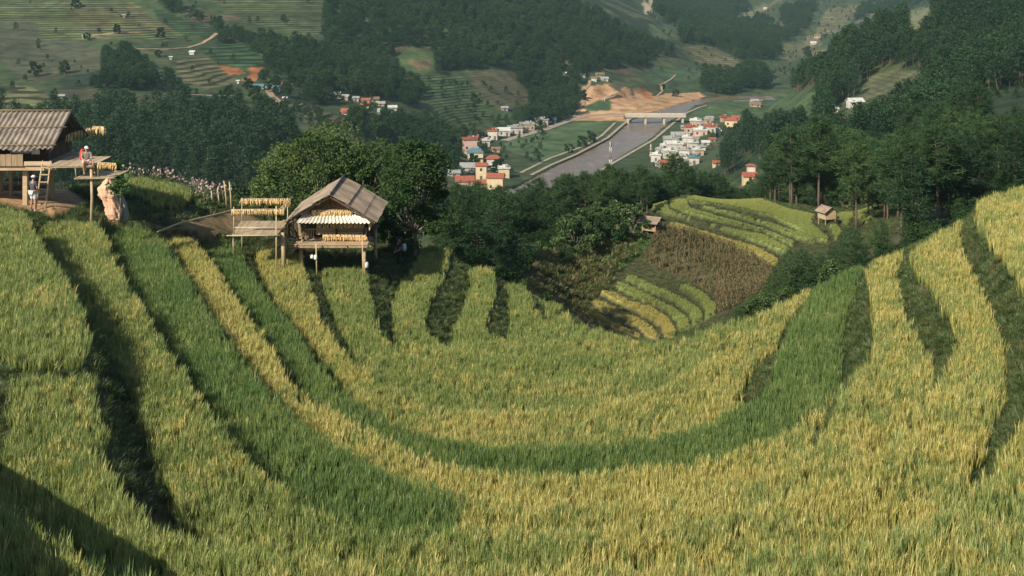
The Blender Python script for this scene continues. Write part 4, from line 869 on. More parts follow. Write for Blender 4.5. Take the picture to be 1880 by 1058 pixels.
# ladder
def ladder(b,t,w,n,label):
    b=Vector(b);t=Vector(t);root=empty('ladder',b);tag(root,label,'ladder');d=t-b
    for s in(-1,1):
        mb=MB();mb.tube([(s*w/2,0,0),tuple(d*1.06+Vector((s*w*.42,0,0)))],[.05,.038],7);mb.build('rail',WOODL,root)
    for i in range(n):
        f=(i+.8)/(n+.3);mb=MB();mb.beam(tuple(d*f+Vector((-w*.52,-.04,0))),tuple(d*f+Vector((w*.52,-.04,0))),.07,.05);mb.build('rung',WOODL,root)
bx=(74-940)/F*63.2;ladder((bx,63.2,gz(bx,63.2)-.03),((85-940)/F*64.05,64.05,-9.62),.46,6,'pale wooden ladder leaning against the deck of the left stilt hut')
# side platform
pl=empty('viewing_platform',(-21.2,64.5,-12));tag(pl,'raised bamboo platform with a lower step beside the left stilt hut','platform')
mb=MB()
for i in range(18):
    x=-22.35+i*.12;mb.beam((x,63.05,-9.6),(x+.02,66,-9.57+.008*(i%3)),.10,.025)
L(mb.build('deck',MAT_,pl));mb=MB();
for y in(63.1,64.4,65.9): mb.tube([(-22.5,y,-9.66),(-20.15,y,-9.66)],.04,6)
L(mb.build('beam',WOOD,pl));mb=MB()
for i in range(22): mb.beam((-21.05+i*.085,62.95,-10.17),(-20.95+i*.085,65.1,-10.15+.006*(i%2)),.075,.02)
for y in(63.0,65.0): mb.tube([(-21.1,y,-10.2),(-19.1,y,-10.2)],.025,6)
L(mb.build('step',MAT_,pl))
for x,y,z in((-20.35,63.2,-9.6),):
    mb=MB();mb.tube([(x,y,gz(x,y)-.3),(x+.05,y,(gz(x,y)+z)/2),(x,y,z)],[.085,.075,.065],8);L(mb.build('post',WOODL,pl))
mb=MB();mb.tube([(-21.0,63.0,-10.17),(-21.1,63.1,-9.6)],.018,5);mb.tube([(-19.15,63.0,-10.15),(-19.1,63.0,-9.5)],.018,5);mb.tube([(-19.95,63.0,-10.15),(-19.95,63.0,-9.4)],.018,5);L(mb.build('hanger',BAM,pl))
corn_row((-19.95,63.0,-9.42),(-19.08,63.0,-9.45),9,'short row of bright corn on a pole right of the seated man',s=1.)
# =========== central hut (gable to the camera)
hc=empty('stilt_hut',(-9.4,70,-15.9));tag(hc,'square stilt hut with a two-slope roof and corn hung across its front','hut')
L(corrugated('roof_slope',(-11.8,73.6,-13.2),(-11.8,67.7,-13.2),(-9.47,67.7,-11.78),(-9.47,73.6,-11.78),FIBL,hc,.16,.018,3,rag=.02))
L(corrugated('roof_slope',(-7.0,67.7,-13.22),(-7.0,73.6,-13.22),(-9.47,73.6,-11.78),(-9.47,67.7,-11.78),FIBL,hc,.16,.018,3,rag=.02))
mb=MB();mb.tube([(-9.47,67.6,-11.74),(-9.47,73.7,-11.74)],.06,8);L(mb.build('ridge_cap',FIB,hc))
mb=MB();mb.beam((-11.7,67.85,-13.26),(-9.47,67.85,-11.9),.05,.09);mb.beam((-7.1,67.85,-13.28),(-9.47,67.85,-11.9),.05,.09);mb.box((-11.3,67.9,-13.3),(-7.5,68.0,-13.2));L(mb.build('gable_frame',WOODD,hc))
mb=MB()
for i in range(14):
    x=-11.0+i*.225;h=-13.25+(1.35-abs(x+.11+9.47)*.6)-.12
    if h>-13.2: mb.box((x,68.75,-13.3),(x+.21,68.79+.006*(i%2),h))
L(mb.build('gable_board',BOARD,hc))
L(corrugated('awning',(-11.15,67.55,-13.2),(-7.35,67.55,-13.2),(-8.1,68.7,-12.86),(-10.8,68.7,-12.86),SHW,hc,.2,.035,1,rag=.05))
mb=MB()
for i in range(13): mb.box((-10.95+i*.28,69.6,-14.35),(-10.95+i*.28+.27,69.64+.006*(i%2),-13.3))
for i in range(14): mb.box((-7.52,69.6+i*.27,-14.35),(-7.48+.006*(i%2),69.86+i*.27,-13.25));mb.box((-11.0,69.6+i*.27,-14.35),(-10.96+.006*(i%2),69.86+i*.27,-13.25))
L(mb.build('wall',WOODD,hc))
mb=MB()
for i in range(26): mb.beam((-11.25+i*.148,67.62,-14.36),(-11.25+i*.148,69.7,-14.35+.006*(i%3)),.135,.03)
L(mb.build('deck',WOODL,hc));mb=MB();mb.box((-11.4,67.6,-14.52),(-7.3,67.7,-14.40));mb.box((-11.3,69.4,-14.52),(-7.4,69.5,-14.40));mb.box((-11.3,72.9,-14.5),(-7.4,73.0,-14.4))
for x in(-11.2,-9.9,-8.6,-7.5):mb.box((x,67.3,-14.40),(x+.08,73.1,-14.385+.0))
L(mb.build('floor_beam',WOOD,hc))
mb=MB()
for k in range(2): mb.box((-10.35,69.02,-14.12+k*.2),(-7.65,69.06,-13.95+k*.2))
for i in range(6): mb.box((-11.1+i*.12,69.0,-14.3),(-11.06+i*.12,69.04,-13.85))
mb.box((-11.15,68.98,-13.86),(-10.4,69.05,-13.8));L(mb.build('railing',WOODL,hc))
for x,y,t,r in((-10.95,68.6,-13.3,.06),(-9.25,68.9,-13.3,.05),(-7.75,68.6,-13.3,.06)):
    mb=MB();mb.beam((x,y,-14.4),(x,y,t),r*2,r*2);L(mb.build('veranda_post',WOODD,hc))
for x,y,r in((-7.68,67.95,.09),(-11.0,68.2,.10),(-7.6,72.8,.09),(-11.0,72.8,.09),(-9.3,72.8,.09)):
    mb=MB();mb.tube([(x,y,gz(x,y)-.4),(x,y,-14.5)],[r*1.1,r],8);L(mb.build('post',WOODL,hc))
for px,y0,y1 in((582,448,490),(667,438,487)):
    x=(px-940)/F*67.3;z=-(y0+60)/F*67.3;mb=MB();mb.tube([(x,67.3,gz(x,67.3)-.1),(x-.05,67.3,z)],.035,6);L(mb.build('prop_pole',BAM,hc))
corn_row((-10.45,68.3,-12.68),(-8.35,68.3,-12.70),24,'corn row across the gable above the white awning of the central hut',s=1.05)
corn_row((-10.2,68.1,-13.3),(-7.7,68.1,-13.3),22,'corn row in the shade under the white awning of the central hut',s=.95)
corn_row((-9.9,68.35,-13.98),(-7.62,68.35,-14.0),27,'lowest corn row along the front of the central hut deck',s=1.05)
corn_row((-7.4,67.7,-13.3),(-7.4,69.2,-13.3),8,'corn hanging at the right corner of the central hut',s=1.1)
mb=MB();mb.tube([(-6.95-.3,69.2,-13.36),(-7.9,68.3,-13.36)],.02,6)
# white containers
def can(x,y,z,h,r,label,nm='water_can'):
    c=empty(nm,(x,y,z));tag(c,label,'container');mb=MB();mb.tube([(0,0,0),(0,0,h*.08),(0,0,h*.72),(0,0,h*.88)],[r*.92,r,r,r*.45],14);mb.build('body',WHP,c);mb=MB();mb.tube([(0,0,h*.88),(0,0,h)],[r*.3,r*.3],10);mb.build('lid',SHW,c)
x=(672-940)/F*68;can(x,68,-15.62,.34,.13,'white plastic can standing by the right post of the central hut')
x=(580-940)/F*67.2;can(x,67.1,-15.0,.27,.085,'white jar hanging on the front pole under the central hut','hanging_jar');x=(573-940)/F*67.2;can(x,67.15,-14.95,.2,.08,'small white jar beside the hanging jar under the central hut','hanging_jar')
# firewood left of the hut
fw=random.Random(4)
for i in range(16):
    px=fw.uniform(538,562);py=fw.uniform(438,468);D=68.4;p=at(px,py,D);l=fw.uniform(.25,.5);mb=MB();mb.tube([(-l,0,0),(0,.02,.01),(l,0,0)],[.05,.055,.045],7)
    o=mb.build('firewood_log',WOODL if i%3 else WOODD,None,p);o.rotation_euler=(0,fw.uniform(-.9,.6),fw.uniform(-1.2,1.2));tag(o,'split log in the heap at the left front corner of the central hut','log','firewood at the central hut')
# old planks leaning between rack and hut
for i in range(7):
    p=at(515+i*6,452-i*3,69.5);q=at(508+i*6.5,408-i*2,70.2);mb=MB();mb.beam(p-p,q-p,.13,.03);tag(mb.build('leaning_plank',WOODD if i%2 else WOOD,None,p),'old grey plank leaning between the corn rack and the central hut','plank','planks leaning beside the central hut')
# =========== corn rack
rk=empty('drying_rack',(-13.1,68.1,-15.7));tag(rk,'open bamboo rack with a slatted shelf left of the central hut','rack')
for x,y,t,r in((-14.15,66.5,-12.2,.035),(-11.99,66.5,-12.15,.04),(-14.42,69.8,-12.3,.03),(-11.98,69.8,-12.3,.03)):
    b=min(gz(x,y)-.2,-13.7);mb=MB();mb.tube([(x,y,b if x>-13 else -13.85),(x,y,t)],[r,r*.8],7);L(mb.build('post',BAM,rk))
for x in(-14.2,):
    mb=MB();mb.tube([(x,66.6,gz(x,66.6)-.3),(x,66.6,-13.7)],.04,7);L(mb.build('post',BAMD,rk));mb=MB();mb.tube([(x-.2,69.7,gz(x,69.7)-.3),(x-.2,69.7,-13.7)],.04,7);L(mb.build('post',BAMD,rk))
mb=MB();mb.tube([(-11.72,67.2,gz(-11.7,67.2)-.2),(-11.75,67.2,-14.6),(-11.8,67.2,-13.65)],[.12,.11,.10],9);L(mb.build('thick_post',WOODL,rk))
mb=MB()
for i in range(30): mb.beam((-14.2+i*.077,66.45,-13.60),(-14.45+i*.085,69.85,-13.57+.006*(i%3)),.062,.02)
L(mb.build('shelf',MAT_,rk));mb=MB()
for y in(66.42,68.1,69.85): mb.tube([(-14.5,y,-13.64 if y!=68.1 else -13.56),(-11.8,y,-13.63 if y!=68.1 else -13.56)],.035,6)
mb.tube([(-14.2,66.5,-13.66),(-14.4,69.8,-13.66)],.03,6);mb.tube([(-11.95,66.5,-13.66),(-11.95,69.8,-13.66)],.03,6);L(mb.build('frame_pole',BAM,rk))
corn_row((-14.3,66.5,-12.33),(-11.6,66.5,-12.30),27,'front corn row of the bamboo rack left of the central hut',s=1.02)
corn_row((-14.5,69.8,-12.38),(-11.8,69.8,-12.36),27,'rear corn row of the bamboo rack left of the central hut',s=1.02)
corn_row((-11.9,66.7,-12.36),(-11.85,69.6,-12.36),12,'side corn row joining the front and rear poles of the bamboo rack',s=1.0)
# =========== sacks and leafy plant
def sack(px,py0,py1,D,w,m,label,nm,seed):
    rs_=random.Random(seed);p0=at(px,py0,D);p1=at(px,py1,D);h=p0.z-p1.z;V=[];Fs=[];n=20;k=18
    for j in range(k+1):
        t=j/k;r=w*(.10+.9*math.sin(min(1,t*1.15)*math.pi*.5)**1.3)*(1 if t<.85 else math.sqrt(max(0,1-((t-.85)/.15)**2))*.8+.2*(1-t)/.15)
        for i in range(n):
            a=i*2*math.pi/n;q=1+.16*math.sin(3*a+t*7+seed)+.09*math.sin(7*a-t*11)+.07*math.sin(t*23+a*2);V.append((math.cos(a)*r*q+.1*math.sin(t*3+seed),math.sin(a)*r*q*.8,-h*t))
    Fs=[(j*n+i,j*n+(i+1)%n,(j+1)*n+(i+1)%n,(j+1)*n+i) for j in range(k) for i in range(n)]+[tuple(range(n)),tuple(k*n+i for i in reversed(range(n)))]
    mb=MB();mb.add(V,Fs,True);mb.tube([(0,0,-.02),(0,0,.12)],[.05,.02],6);tag(mb.build(nm,m,None,p0),label,'net' if nm!='x' else '')
def bundle(path,D,m,label,seed):
    rs_=np.random.RandomState(seed);P=[at(a,b,D) for a,b,w in path];n=36;o0=P[0].copy();T=np.linspace(0,len(path)-1,60);V=[]
    for t in T:
        i=min(int(t),len(path)-2);f=t-i;f2=f*f*(3-2*f);c=P[i].lerp(P[i+1],f)-o0;w=(path[i][2]*(1-f2)+path[i+1][2]*f2)*D/F
        for k in range(n):
            a=k*2*math.pi/n;q=1+.13*math.sin(5*a+t*1.3+seed)+.10*math.sin(9*a-t*2.1)+.05*math.sin(17*a+t*5)+rs_.normal(0,.045);V.append((c.x+math.cos(a)*w*q,c.y+math.sin(a)*w*q*.7,c.z+.02*math.sin(3*a+t)))
    Fs=[(j*n+i,j*n+(i+1)%n,(j+1)*n+(i+1)%n,(j+1)*n+i) for j in range(len(T)-1) for i in range(n)]+[tuple(range(n)),tuple((len(T)-1)*n+i for i in reversed(range(n)))]
    mb=MB();mb.add(V,Fs,True);tag(mb.build('net_bundle',m,None,o0),label,'net')
bundle([(198,327,2),(196,335,8),(195,347,13),(197,358,15),(201,368,13),(206,380,13),(209,392,13.5),(211,402,10),(211,406,4)],62.2,NETP,'long peach coloured net bundle hanging down from the platform corner',1)
bundle([(218,352,3),(220,364,7),(223,378,9),(225,392,9.5),(225,404,9),(225,408,5)],62.6,NETG,'grey net bundle standing right of the peach coloured net',3)
BIGL=leafmat('big_leaves',(.03,.09,.02),(.07,.16,.035),.25,world=.5)
pm=[]
rs=np.random.RandomState(77);V,Q=quadsprays(rs.normal(size=(60,3))*[.26,.16,.2]+[0,0,.75],2,.20,.12,rs,.6);me=npmesh('leafy_plant',V,Q);me.materials.append(BIGL);p=at(220,360,61.6)
r=empty('leafy_plant',(p.x,p.y,p.z-.3));tag(r,'leafy green plant growing above the net bundles','plant');linkmesh('leaves',me,None,r);mb=MB();mb.tube([(0,0,-.9),(.03,0,.2),(0,0,.9)],[.03,.025,.01],6);mb.build('stem',BARKg,r)
# =========== bamboo gutter on posts along the footpath
gl=empty('bamboo_gutter',(-17.,68,-13.6));tag(gl,'split bamboo gutter running along the footpath','gutter')
pts=[(290,428,66.4),(328,413,68),(365,404,69.5),(403,395,71),(430,388,72.2)]
for a,b in zip(pts[:-1],pts[1:]):
    p=at(*a);q=at(*b);zz=max(gz(p.x,p.y),p.z)+.05;p.z=zz;q.z=max(gz(q.x,q.y),q.z)+.05
    for s in(-1,1):
        mb=MB();o_=Vector((0,.09*s,.03));mb.beam(p+o_,q+o_,.035,.06);L(mb.build('side_board',BAM,gl))
    mb=MB();mb.beam(p,q,.15,.02);L(mb.build('channel',BAMD,gl))
# bamboo stakes
for i,(x0,y0,x1,y1) in enumerate(((374,378,373,353),(389,388,388,350),(403,384,399,348),(417,378,411,332),(425,368,421,334))):
    p=at(x0,y0,77);p.z=gz(p.x,p.y);q=at(x1,y1,77);mb=MB();mb.tube([(0,0,-.2),tuple((q-p)*.5+Vector((.02,0,0))),tuple(q-p)],[.045,.04,.035],7);tag(mb.build('bamboo_stake',BAM,None,p),['shortest bamboo stake, at the left end of the stake row','second bamboo stake from the left in the flower bed row','third bamboo stake from the left, slightly leaning','tallest bamboo stake, leaning left behind the row','bamboo stake at the right end behind the tall one'][i],'stake','bamboo stakes beside the pink flowers')
# flowers
FC=[leafmat('petal_pink',(.55,.26,.34),(.66,.42,.48),.3),leafmat('petal_white',(.8,.74,.74),(.75,.55,.6),.3)]
def flower_mesh(i):
    V=[];Qf=[];mi=[]
    for k in range(5):
        x,y=rs.uniform(-.2,.2,2);z=rs.uniform(.55,.95);kk=len(V)
        V+=[(x-.008,y,0),(x+.008,y,0),(x+.006,y,z),(x-.006,y,z)];Qf.append((kk,kk+1,kk+2,kk+3));mi.append(0)
        for q in range(3):
            kk=len(V);a=rs.uniform(0,6.28);h=rs.uniform(.15,z*.9);V+=[(x,y,h),(x+.02,y,h+.05),(x+.14*math.cos(a),y+.14*math.sin(a),h+.12),(x+.12*math.cos(a),y+.12*math.sin(a),h+.05)];Qf.append((kk,kk+1,kk+2,kk+3));mi.append(0)
        for q in range(8):
            a=q*math.pi/4;kk=len(V);w=.022;c,s=math.cos(a),math.sin(a);L_=.062
            V+=[(x,y-0,z),(x+L_*.6*c-w*s,y-.02+L_*.3*s,z+L_*.6*s+w*c),(x+L_*c,y-.02,z+L_*s),(x+L_*.6*c+w*s,y-.02-L_*.3*s,z+L_*.6*s-w*c)];Qf.append((kk,kk+1,kk+2,kk+3));mi.append(1 if (i+k)%3 else 2)
    me=npmesh('flowers',V,Qf);[me.materials.append(q) for q in(WD,FC[0],FC[1])];me.polygons.foreach_set('material_index',np.array(mi,np.int32));return me
FCc=proto_coll('flowering',[flower_mesh(i) for i in range(3)])
Pn=fill_px([(222,338),(262,330),(300,333),(345,342),(372,352),(398,372),(425,366),(430,350),(405,338),(360,334),(320,336),(300,336),(262,326),(222,332)],70,92,4,3)
Pn2=fill_px([(340,345),(430,345),(432,372),(375,385),(352,372)],70,92,2,3);Pn=np.concatenate([Pn,Pn2])
n=50;xx=RS.uniform(225,435,n);DD=RS.uniform(78.5,82,n);x_=(xx-940)/F*DD;Pn=np.concatenate([Pn,np.stack([x_,DD,ground_z(x_,DD)],-1)])
o=scatter('cosmos_flowers',Pn,FCc,RS.uniform(.8,1.35,len(Pn)),.2);tag(o,'pink and white flowers along the ridge behind the small rice patch','flowers',kind='stuff')
# bushes among flowers under leaf of path
mixture([(340,352),(430,350),(432,378),(385,392),(350,380)],70,90,7,LC,.5,.8,'flower_foliage','green foliage below the pink flowers')
# =========== knoll huts
def small_hut(px,py,D,w,d,hp,hw,rr,rz,label,wall,open_):
    p=at(px,py,D);p.z=gz(p.x,p.y);h=empty('field_hut',p,rz);h.scale=(.84,.84,.84) if open_ else (.74,.74,.74);tag(h,label,'hut')
    for sx in(-1,1):
        for sy in(-1,1):
            mb=MB();mb.beam((sx*w/2*.9,sy*d/2*.9,-.4),(sx*w/2*.9,sy*d/2*.9,hp+(hw if open_ else 0)),.1,.1);mb.build('post',WOODL,h)
    mb=MB();mb.box((-w/2,-d/2,hp-.08),(w/2,d/2,hp));mb.build('floor',WOODL,h)
    mb=MB();t=.05;a=hp+.005;e=hp+(.45 if open_ else hw)
    mb.box((-w/2,-d/2,a),(w/2,-d/2+t,e));mb.box((-w/2,d/2-t,a),(w/2,d/2,e));mb.box((-w/2,-d/2+t,a),(-w/2+t,d/2-t,e));mb.box((w/2-t,-d/2+t,a),(w/2,d/2-t,e))
    if not open_: mb.add([(-w/2,-d/2,e),(w/2,-d/2,e),(0,-d/2,e+rr*.85)],[(0,1,2)])
    mb.build('wall',wall,h)
    for s in(-1,1): corrugated('roof_slope',(s*(w/2+.4),s*(-d/2-.4),hp+hw-.2),(s*(w/2+.4),s*(d/2+.4),hp+hw-.2),(0,s*(d/2+.4),hp+hw+rr),(0,s*(-d/2-.4),hp+hw+rr),FIBL,h,.2,.02,1)
small_hut(1518,412,157,2.0,2.2,1.05,1.2,.75,.35,'raised field hut with plank walls on posts at the right end of the knoll',WOODL,False)
small_hut(1197,430,154,2.1,2.2,.55,1.2,.6,1.0,'low open-sided field hut at the left end of the knoll strips',WOOD,True)
# =========== people
SKIN=mat('skin',(.42,.24,.16),(.36,.20,.13),6,.5);HAIR=mat('black_hair',(.02,.018,.016),None,20,.6)
CL_={n:mat(n,a,b,7,.85,.2) for n,a,b in(('navy_cloth',(.055,.08,.115),(.035,.05,.08)),('white_print_cloth',(.74,.72,.70),(.50,.48,.50)),('grey_check_cloth',(.34,.32,.29),(.17,.16,.15)),('pink_cloth',(.66,.52,.50),(.55,.42,.40)),('white_cap_cloth',(.82,.82,.80),(.7,.7,.68)),('black_cloth',(.03,.03,.032),(.02,.02,.02)),('pale_blue_cloth',(.45,.62,.66),(.35,.5,.55)),('shoe_white',(.7,.7,.7),(.4,.4,.4)))}
def skin_obj(name,verts,edges,radii,m,parent,root=0,sub=2):
    bm=bmesh.new();lay=bm.verts.layers.skin.verify();vs=[]
    for i,(v,r) in enumerate(zip(verts,radii)):
        q=bm.verts.new(v);q[lay].radius=(r,r) if not hasattr(r,'__len__') else r;q[lay].use_root=(i==root);vs.append(q)
    for a,b in edges: bm.edges.new((vs[a],vs[b]))
    me=bpy.data.meshes.new(name);bm.to_mesh(me);bm.free();o=linkmesh(name,me,m,parent);sk=o.modifiers.new('skin','SKIN');sk.use_smooth_shade=True;sb=o.modifiers.new('sub','SUBSURF');sb.levels=sb.render_levels=sub;return o
def person(loc,rz,J,label,top,bottom,cap,shoes=True):
    """J: joints in metres, local: pelvis chest neck head, l/r shoulder elbow wrist hip knee ankle toe; -y is forward"""
    r=empty('person',loc,rz);tag(r,label,'person');J={k:Vector(v) for k,v in J.items()}
    V=[];E=[];Rr=[];ix={}
    def v(k,p,rad): ix[k]=len(V);V.append(tuple(p));Rr.append(rad)
    def e(a,b): E.append((ix[a],ix[b]))
    v('pelvis',J['pelvis'],(.15,.11));v('waist',J['pelvis'].lerp(J['chest'],.5),(.135,.10));v('chest',J['chest'],(.16,.11));v('neck',J['neck'],.055);v('skull',J['head'],(.075,.092));v('crown',J['head']+(J['head']-J['neck']).normalized()*.085,(.055,.07))
    e('pelvis','waist');e('waist','chest');e('chest','neck');e('neck','skull');e('skull','crown')
    for s in'lr':
        v(s+'sh',J[s+'sh'],.055);v(s+'el',J[s+'el'],.042);v(s+'wr',J[s+'wr'],.028);e('chest',s+'sh');e(s+'sh',s+'el');e(s+'el',s+'wr')
        d=(J[s+'wr']-J[s+'el']).normalized();pm_=J[s+'wr']+d*.06;v(s+'palm',pm_,(.036,.018));e(s+'wr',s+'palm');sd=d.cross(Vector((0,1,.2))).normalized()
        for f,(o_,l) in enumerate(((-.028,.07),(-.01,.082),(.009,.078),(.027,.062))):
            a=pm_+sd*o_+d*.03;b=a+d*l*.5+Vector((0,-.008,-.006));c=a+d*l*.85+Vector((0,-.02,-.02));k=s+'f%d'%f;v(k+'a',a,.011);v(k+'b',b,.009);v(k+'c',c,.008);e(s+'palm',k+'a');e(k+'a',k+'b');e(k+'b',k+'c')
        a=J[s+'wr']+d*.03-sd*.03;b=a+d*.035-sd*.025;v(s+'ta',a,.011);v(s+'tb',b,.009);e(s+'wr',s+'ta');e(s+'ta',s+'tb')
        v(s+'hip',J[s+'hip'],.085);v(s+'kn',J[s+'kn'],.058);v(s+'calf',J[s+'kn'].lerp(J[s+'an'],.35),.055);v(s+'an',J[s+'an'],.036);v(s+'toe',J[s+'toe'],(.04,.025))
        e('pelvis',s+'hip');e(s+'hip',s+'kn');e(s+'kn',s+'calf');e(s+'calf',s+'an');e(s+'an',s+'toe')
    body=skin_obj('body',V,E,Rr,SKIN,r)
    fw=Vector((0,-1,0))
    mb=MB();H=J['head'];mb.tube([H+fw*.085+Vector((0,0,.015)),H+fw*.118+Vector((0,0,-.018)),H+fw*.09+Vector((0,0,-.025))],[.008,.014,.008],6)
    for s in(-1,1): mb.tube([H+Vector((s*.078,0,.02)),H+Vector((s*.092,.012,0)),H+Vector((s*.078,.005,-.03))],[.012,.018,.01],6)
    mb.build('nose_and_ears',SKIN,r)
    mb=MB()
    for s in(-1,1): mb.tube([H+Vector((s*.03-.012,-.088,.012)),H+Vector((s*.03+.012,-.088,.012))],.007,6)
    mb.tube([H+Vector((-.02,-.088,-.05)),H+Vector((.02,-.088,-.05))],.005,5);mb.build('eyes_and_mouth',HAIR,r)
    # hair or cap
    mb=MB();n=14;Vh=[];Fh=[]
    for j in range(7):
        t=j/6*1.45
        for i in range(n):
            a=i*2*math.pi/n;Vh.append((H.x+.098*math.cos(a)*math.cos(t),H.y+.115*math.sin(a)*math.cos(t)+.012,H.z+.035+.10*math.sin(t)))
    Fh=[(j*n+i,j*n+(i+1)%n,(j+1)*n+(i+1)%n,(j+1)*n+i) for j in range(6) for i in range(n)]
    mb.add(Vh,Fh,True)
    if cap: mb.add([H+Vector((-.07,-.10,.04)),H+Vector((.07,-.10,.04)),H+Vector((.055,-.19,.025)),H+Vector((-.055,-.19,.025)),H+Vector((-.07,-.10,.055)),H+Vector((.07,-.10,.055)),H+Vector((.055,-.19,.035)),H+Vector((-.055,-.19,.035))],[(0,3,2,1),(4,5,6,7),(0,1,5,4),(2,3,7,6),(1,2,6,5),(0,4,7,3)])
    mb.build('cap' if cap else 'hair',CL_['white_cap_cloth'] if cap else HAIR,r)
    if cap:
        mb=MB();mb.tube([H+Vector((0,.06,.03)),H+Vector((0,.075,-.03))],[.075,.05],10);mb.build('hair',HAIR,r)
    # shirt
    VV=[J['pelvis']+Vector((0,0,.02)),J['pelvis'].lerp(J['chest'],.5),J['chest'],J['neck']-Vector((0,0,.04))]+[x for s in'lr' for x in(J[s+'sh'],J[s+'sh'].lerp(J[s+'el'],.75))]
    skin_obj('shirt',[tuple(x) for x in VV],[(0,1),(1,2),(2,3),(2,4),(4,5),(2,6),(6,7)],[(.175,.135),(.165,.13),(.185,.135),.07,.075,.068,.075,.068],CL_[top],r,0)
    lg=.0;VV=[J['pelvis']-Vector((0,0,.0))]+[x for s in'lr' for x in(J[s+'hip'],J[s+'hip'].lerp(J[s+'kn'],.9 if bottom!='black_cloth' else 1.))]
    ed=[(0,1),(1,2),(0,3),(3,4)];ra=[(.17,.13),.11,.088,.11,.088]
    if bottom=='black_cloth': VV+=[J['lan'],J['ran']];ed+=[(2,5),(4,6)];ra+=[.055,.055]
    skin_obj('shorts' if bottom!='black_cloth' else 'trousers',[tuple(x) for x in VV],ed,ra,CL_[bottom],r,0)
    if shoes:
        for s in'lr': skin_obj('shoe',[tuple(J[s+'an']+Vector((0,.04,-.045))),tuple(J[s+'an']*.4+J[s+'toe']*.6+Vector((0,0,-.01))),tuple(J[s+'toe']+Vector((0,-.03,0)))],[(0,1),(1,2)],[.045,.045,.038],CL_['shoe_white'],r,0,1)
    return r
ST=dict(pelvis=(0,0,.94),chest=(0,-.01,1.28),neck=(0,0,1.46),head=(0,-.02,1.60),lsh=(-.19,0,1.39),lel=(-.25,-.02,1.12),lwr=(-.21,-.16,.95),rsh=(.19,0,1.39),rel=(.25,-.05,1.13),rwr=(.22,-.25,1.02),lhip=(-.09,0,.9),lkn=(-.12,-.02,.48),lan=(-.14,.02,.08),ltoe=(-.16,-.13,.035),rhip=(.09,0,.9),rkn=(.12,-.03,.48),ran=(.14,.02,.08),rtoe=(.17,-.13,.035))
x=(61-940)/F*63;person((x,63,gz(x,63)),R(150),ST,'man in a white cap, dark shirt and pale patterned shorts standing by the ladder','navy_cloth','white_print_cloth',True)
SIT=dict(pelvis=(0,0,.10),chest=(0,-.05,.44),neck=(0,-.05,.61),head=(0,-.07,.75),lsh=(-.19,-.05,.54),lel=(-.23,-.16,.28),lwr=(-.08,-.36,.22),rsh=(.19,-.05,.54),rel=(.25,-.14,.28),rwr=(.10,-.36,.20),lhip=(-.1,-.02,.10),lkn=(-.22,-.42,.10),lan=(-.16,-.40,-.36),ltoe=(-.18,-.54,-.41),rhip=(.1,-.02,.10),rkn=(.26,-.42,.10),ran=(.30,-.32,-.36),rtoe=(.34,-.46,-.41))
person(((160-940)/F*63.6,63.45,-9.57+.02),R(28),SIT,'man in a white cap and grey checked shirt sitting on the platform edge','grey_check_cloth','pink_cloth',True,False)
x=(733-940)/F*74;person((x,74,gz(x,74)),R(-60),ST,'person in black clothes standing in the shade right of the central hut','black_cloth','black_cloth',False)
x=(740-940)/F*74;p=Vector((x+.06,74.05,gz(x,74)+1.0));mb=MB();mb.tube([(0,0,0),(0,0,.1),(0,0,.35),(0,0,.42)],[.08,.13,.12,.05],10);tag(mb.build('backpack',CL_['pale_blue_cloth'],None,p),'pale blue backpack worn by the person in black beside the central hut','backpack')
p=at(151,292,64.9);p.z=-9.56;mb=MB();mb.tube([(0,0,0),(0,0,.08),(0,0,.35),(0,0,.48),(0,0,.55)],[.10,.14,.13,.09,.03],12);tag(mb.build('red_bag',REDP,None,p),'bright red bag standing on the platform behind the seated man','bag')
# ================================================================ town, bridge, towers
WALLC={'white':mat('white_render',(.58,.56,.52),(.38,.36,.33),.35,.85,.1),'cream':mat('cream_render',(.62,.52,.34),(.50,.42,.28),.7,.85,.1),'grey':mat('grey_render',(.36,.36,.35),(.27,.27,.26),.7,.85,.1),'tan':mat('tan_wall',(.45,.34,.25),(.33,.24,.17),.7,.85,.1),'pink':mat('pink_render',(.56,.40,.35),(.45,.33,.29),.7,.85,.1)}
ROOFC={'red':mat('red_tile_roof',(.36,.10,.06),(.24,.075,.05),1.5,.8,.2),'grey':mat('grey_metal_roof',(.36,.37,.37),(.24,.25,.25),1.,.6,.2),'white':mat('pale_metal_roof',(.62,.63,.62),(.45,.46,.46),1.,.5,.2),'blue':mat('blue_metal_roof',(.12,.22,.28),(.09,.16,.2),1.,.5,.1),'brown':mat('brown_thatch',(.22,.16,.11),(.14,.10,.07),1.5,.95,.2)}
WINM=mat('window_glass',(.03,.04,.05),(.06,.07,.08),2,.25);DOORM=mat('door_paint',(.14,.10,.07),None,2,.7)
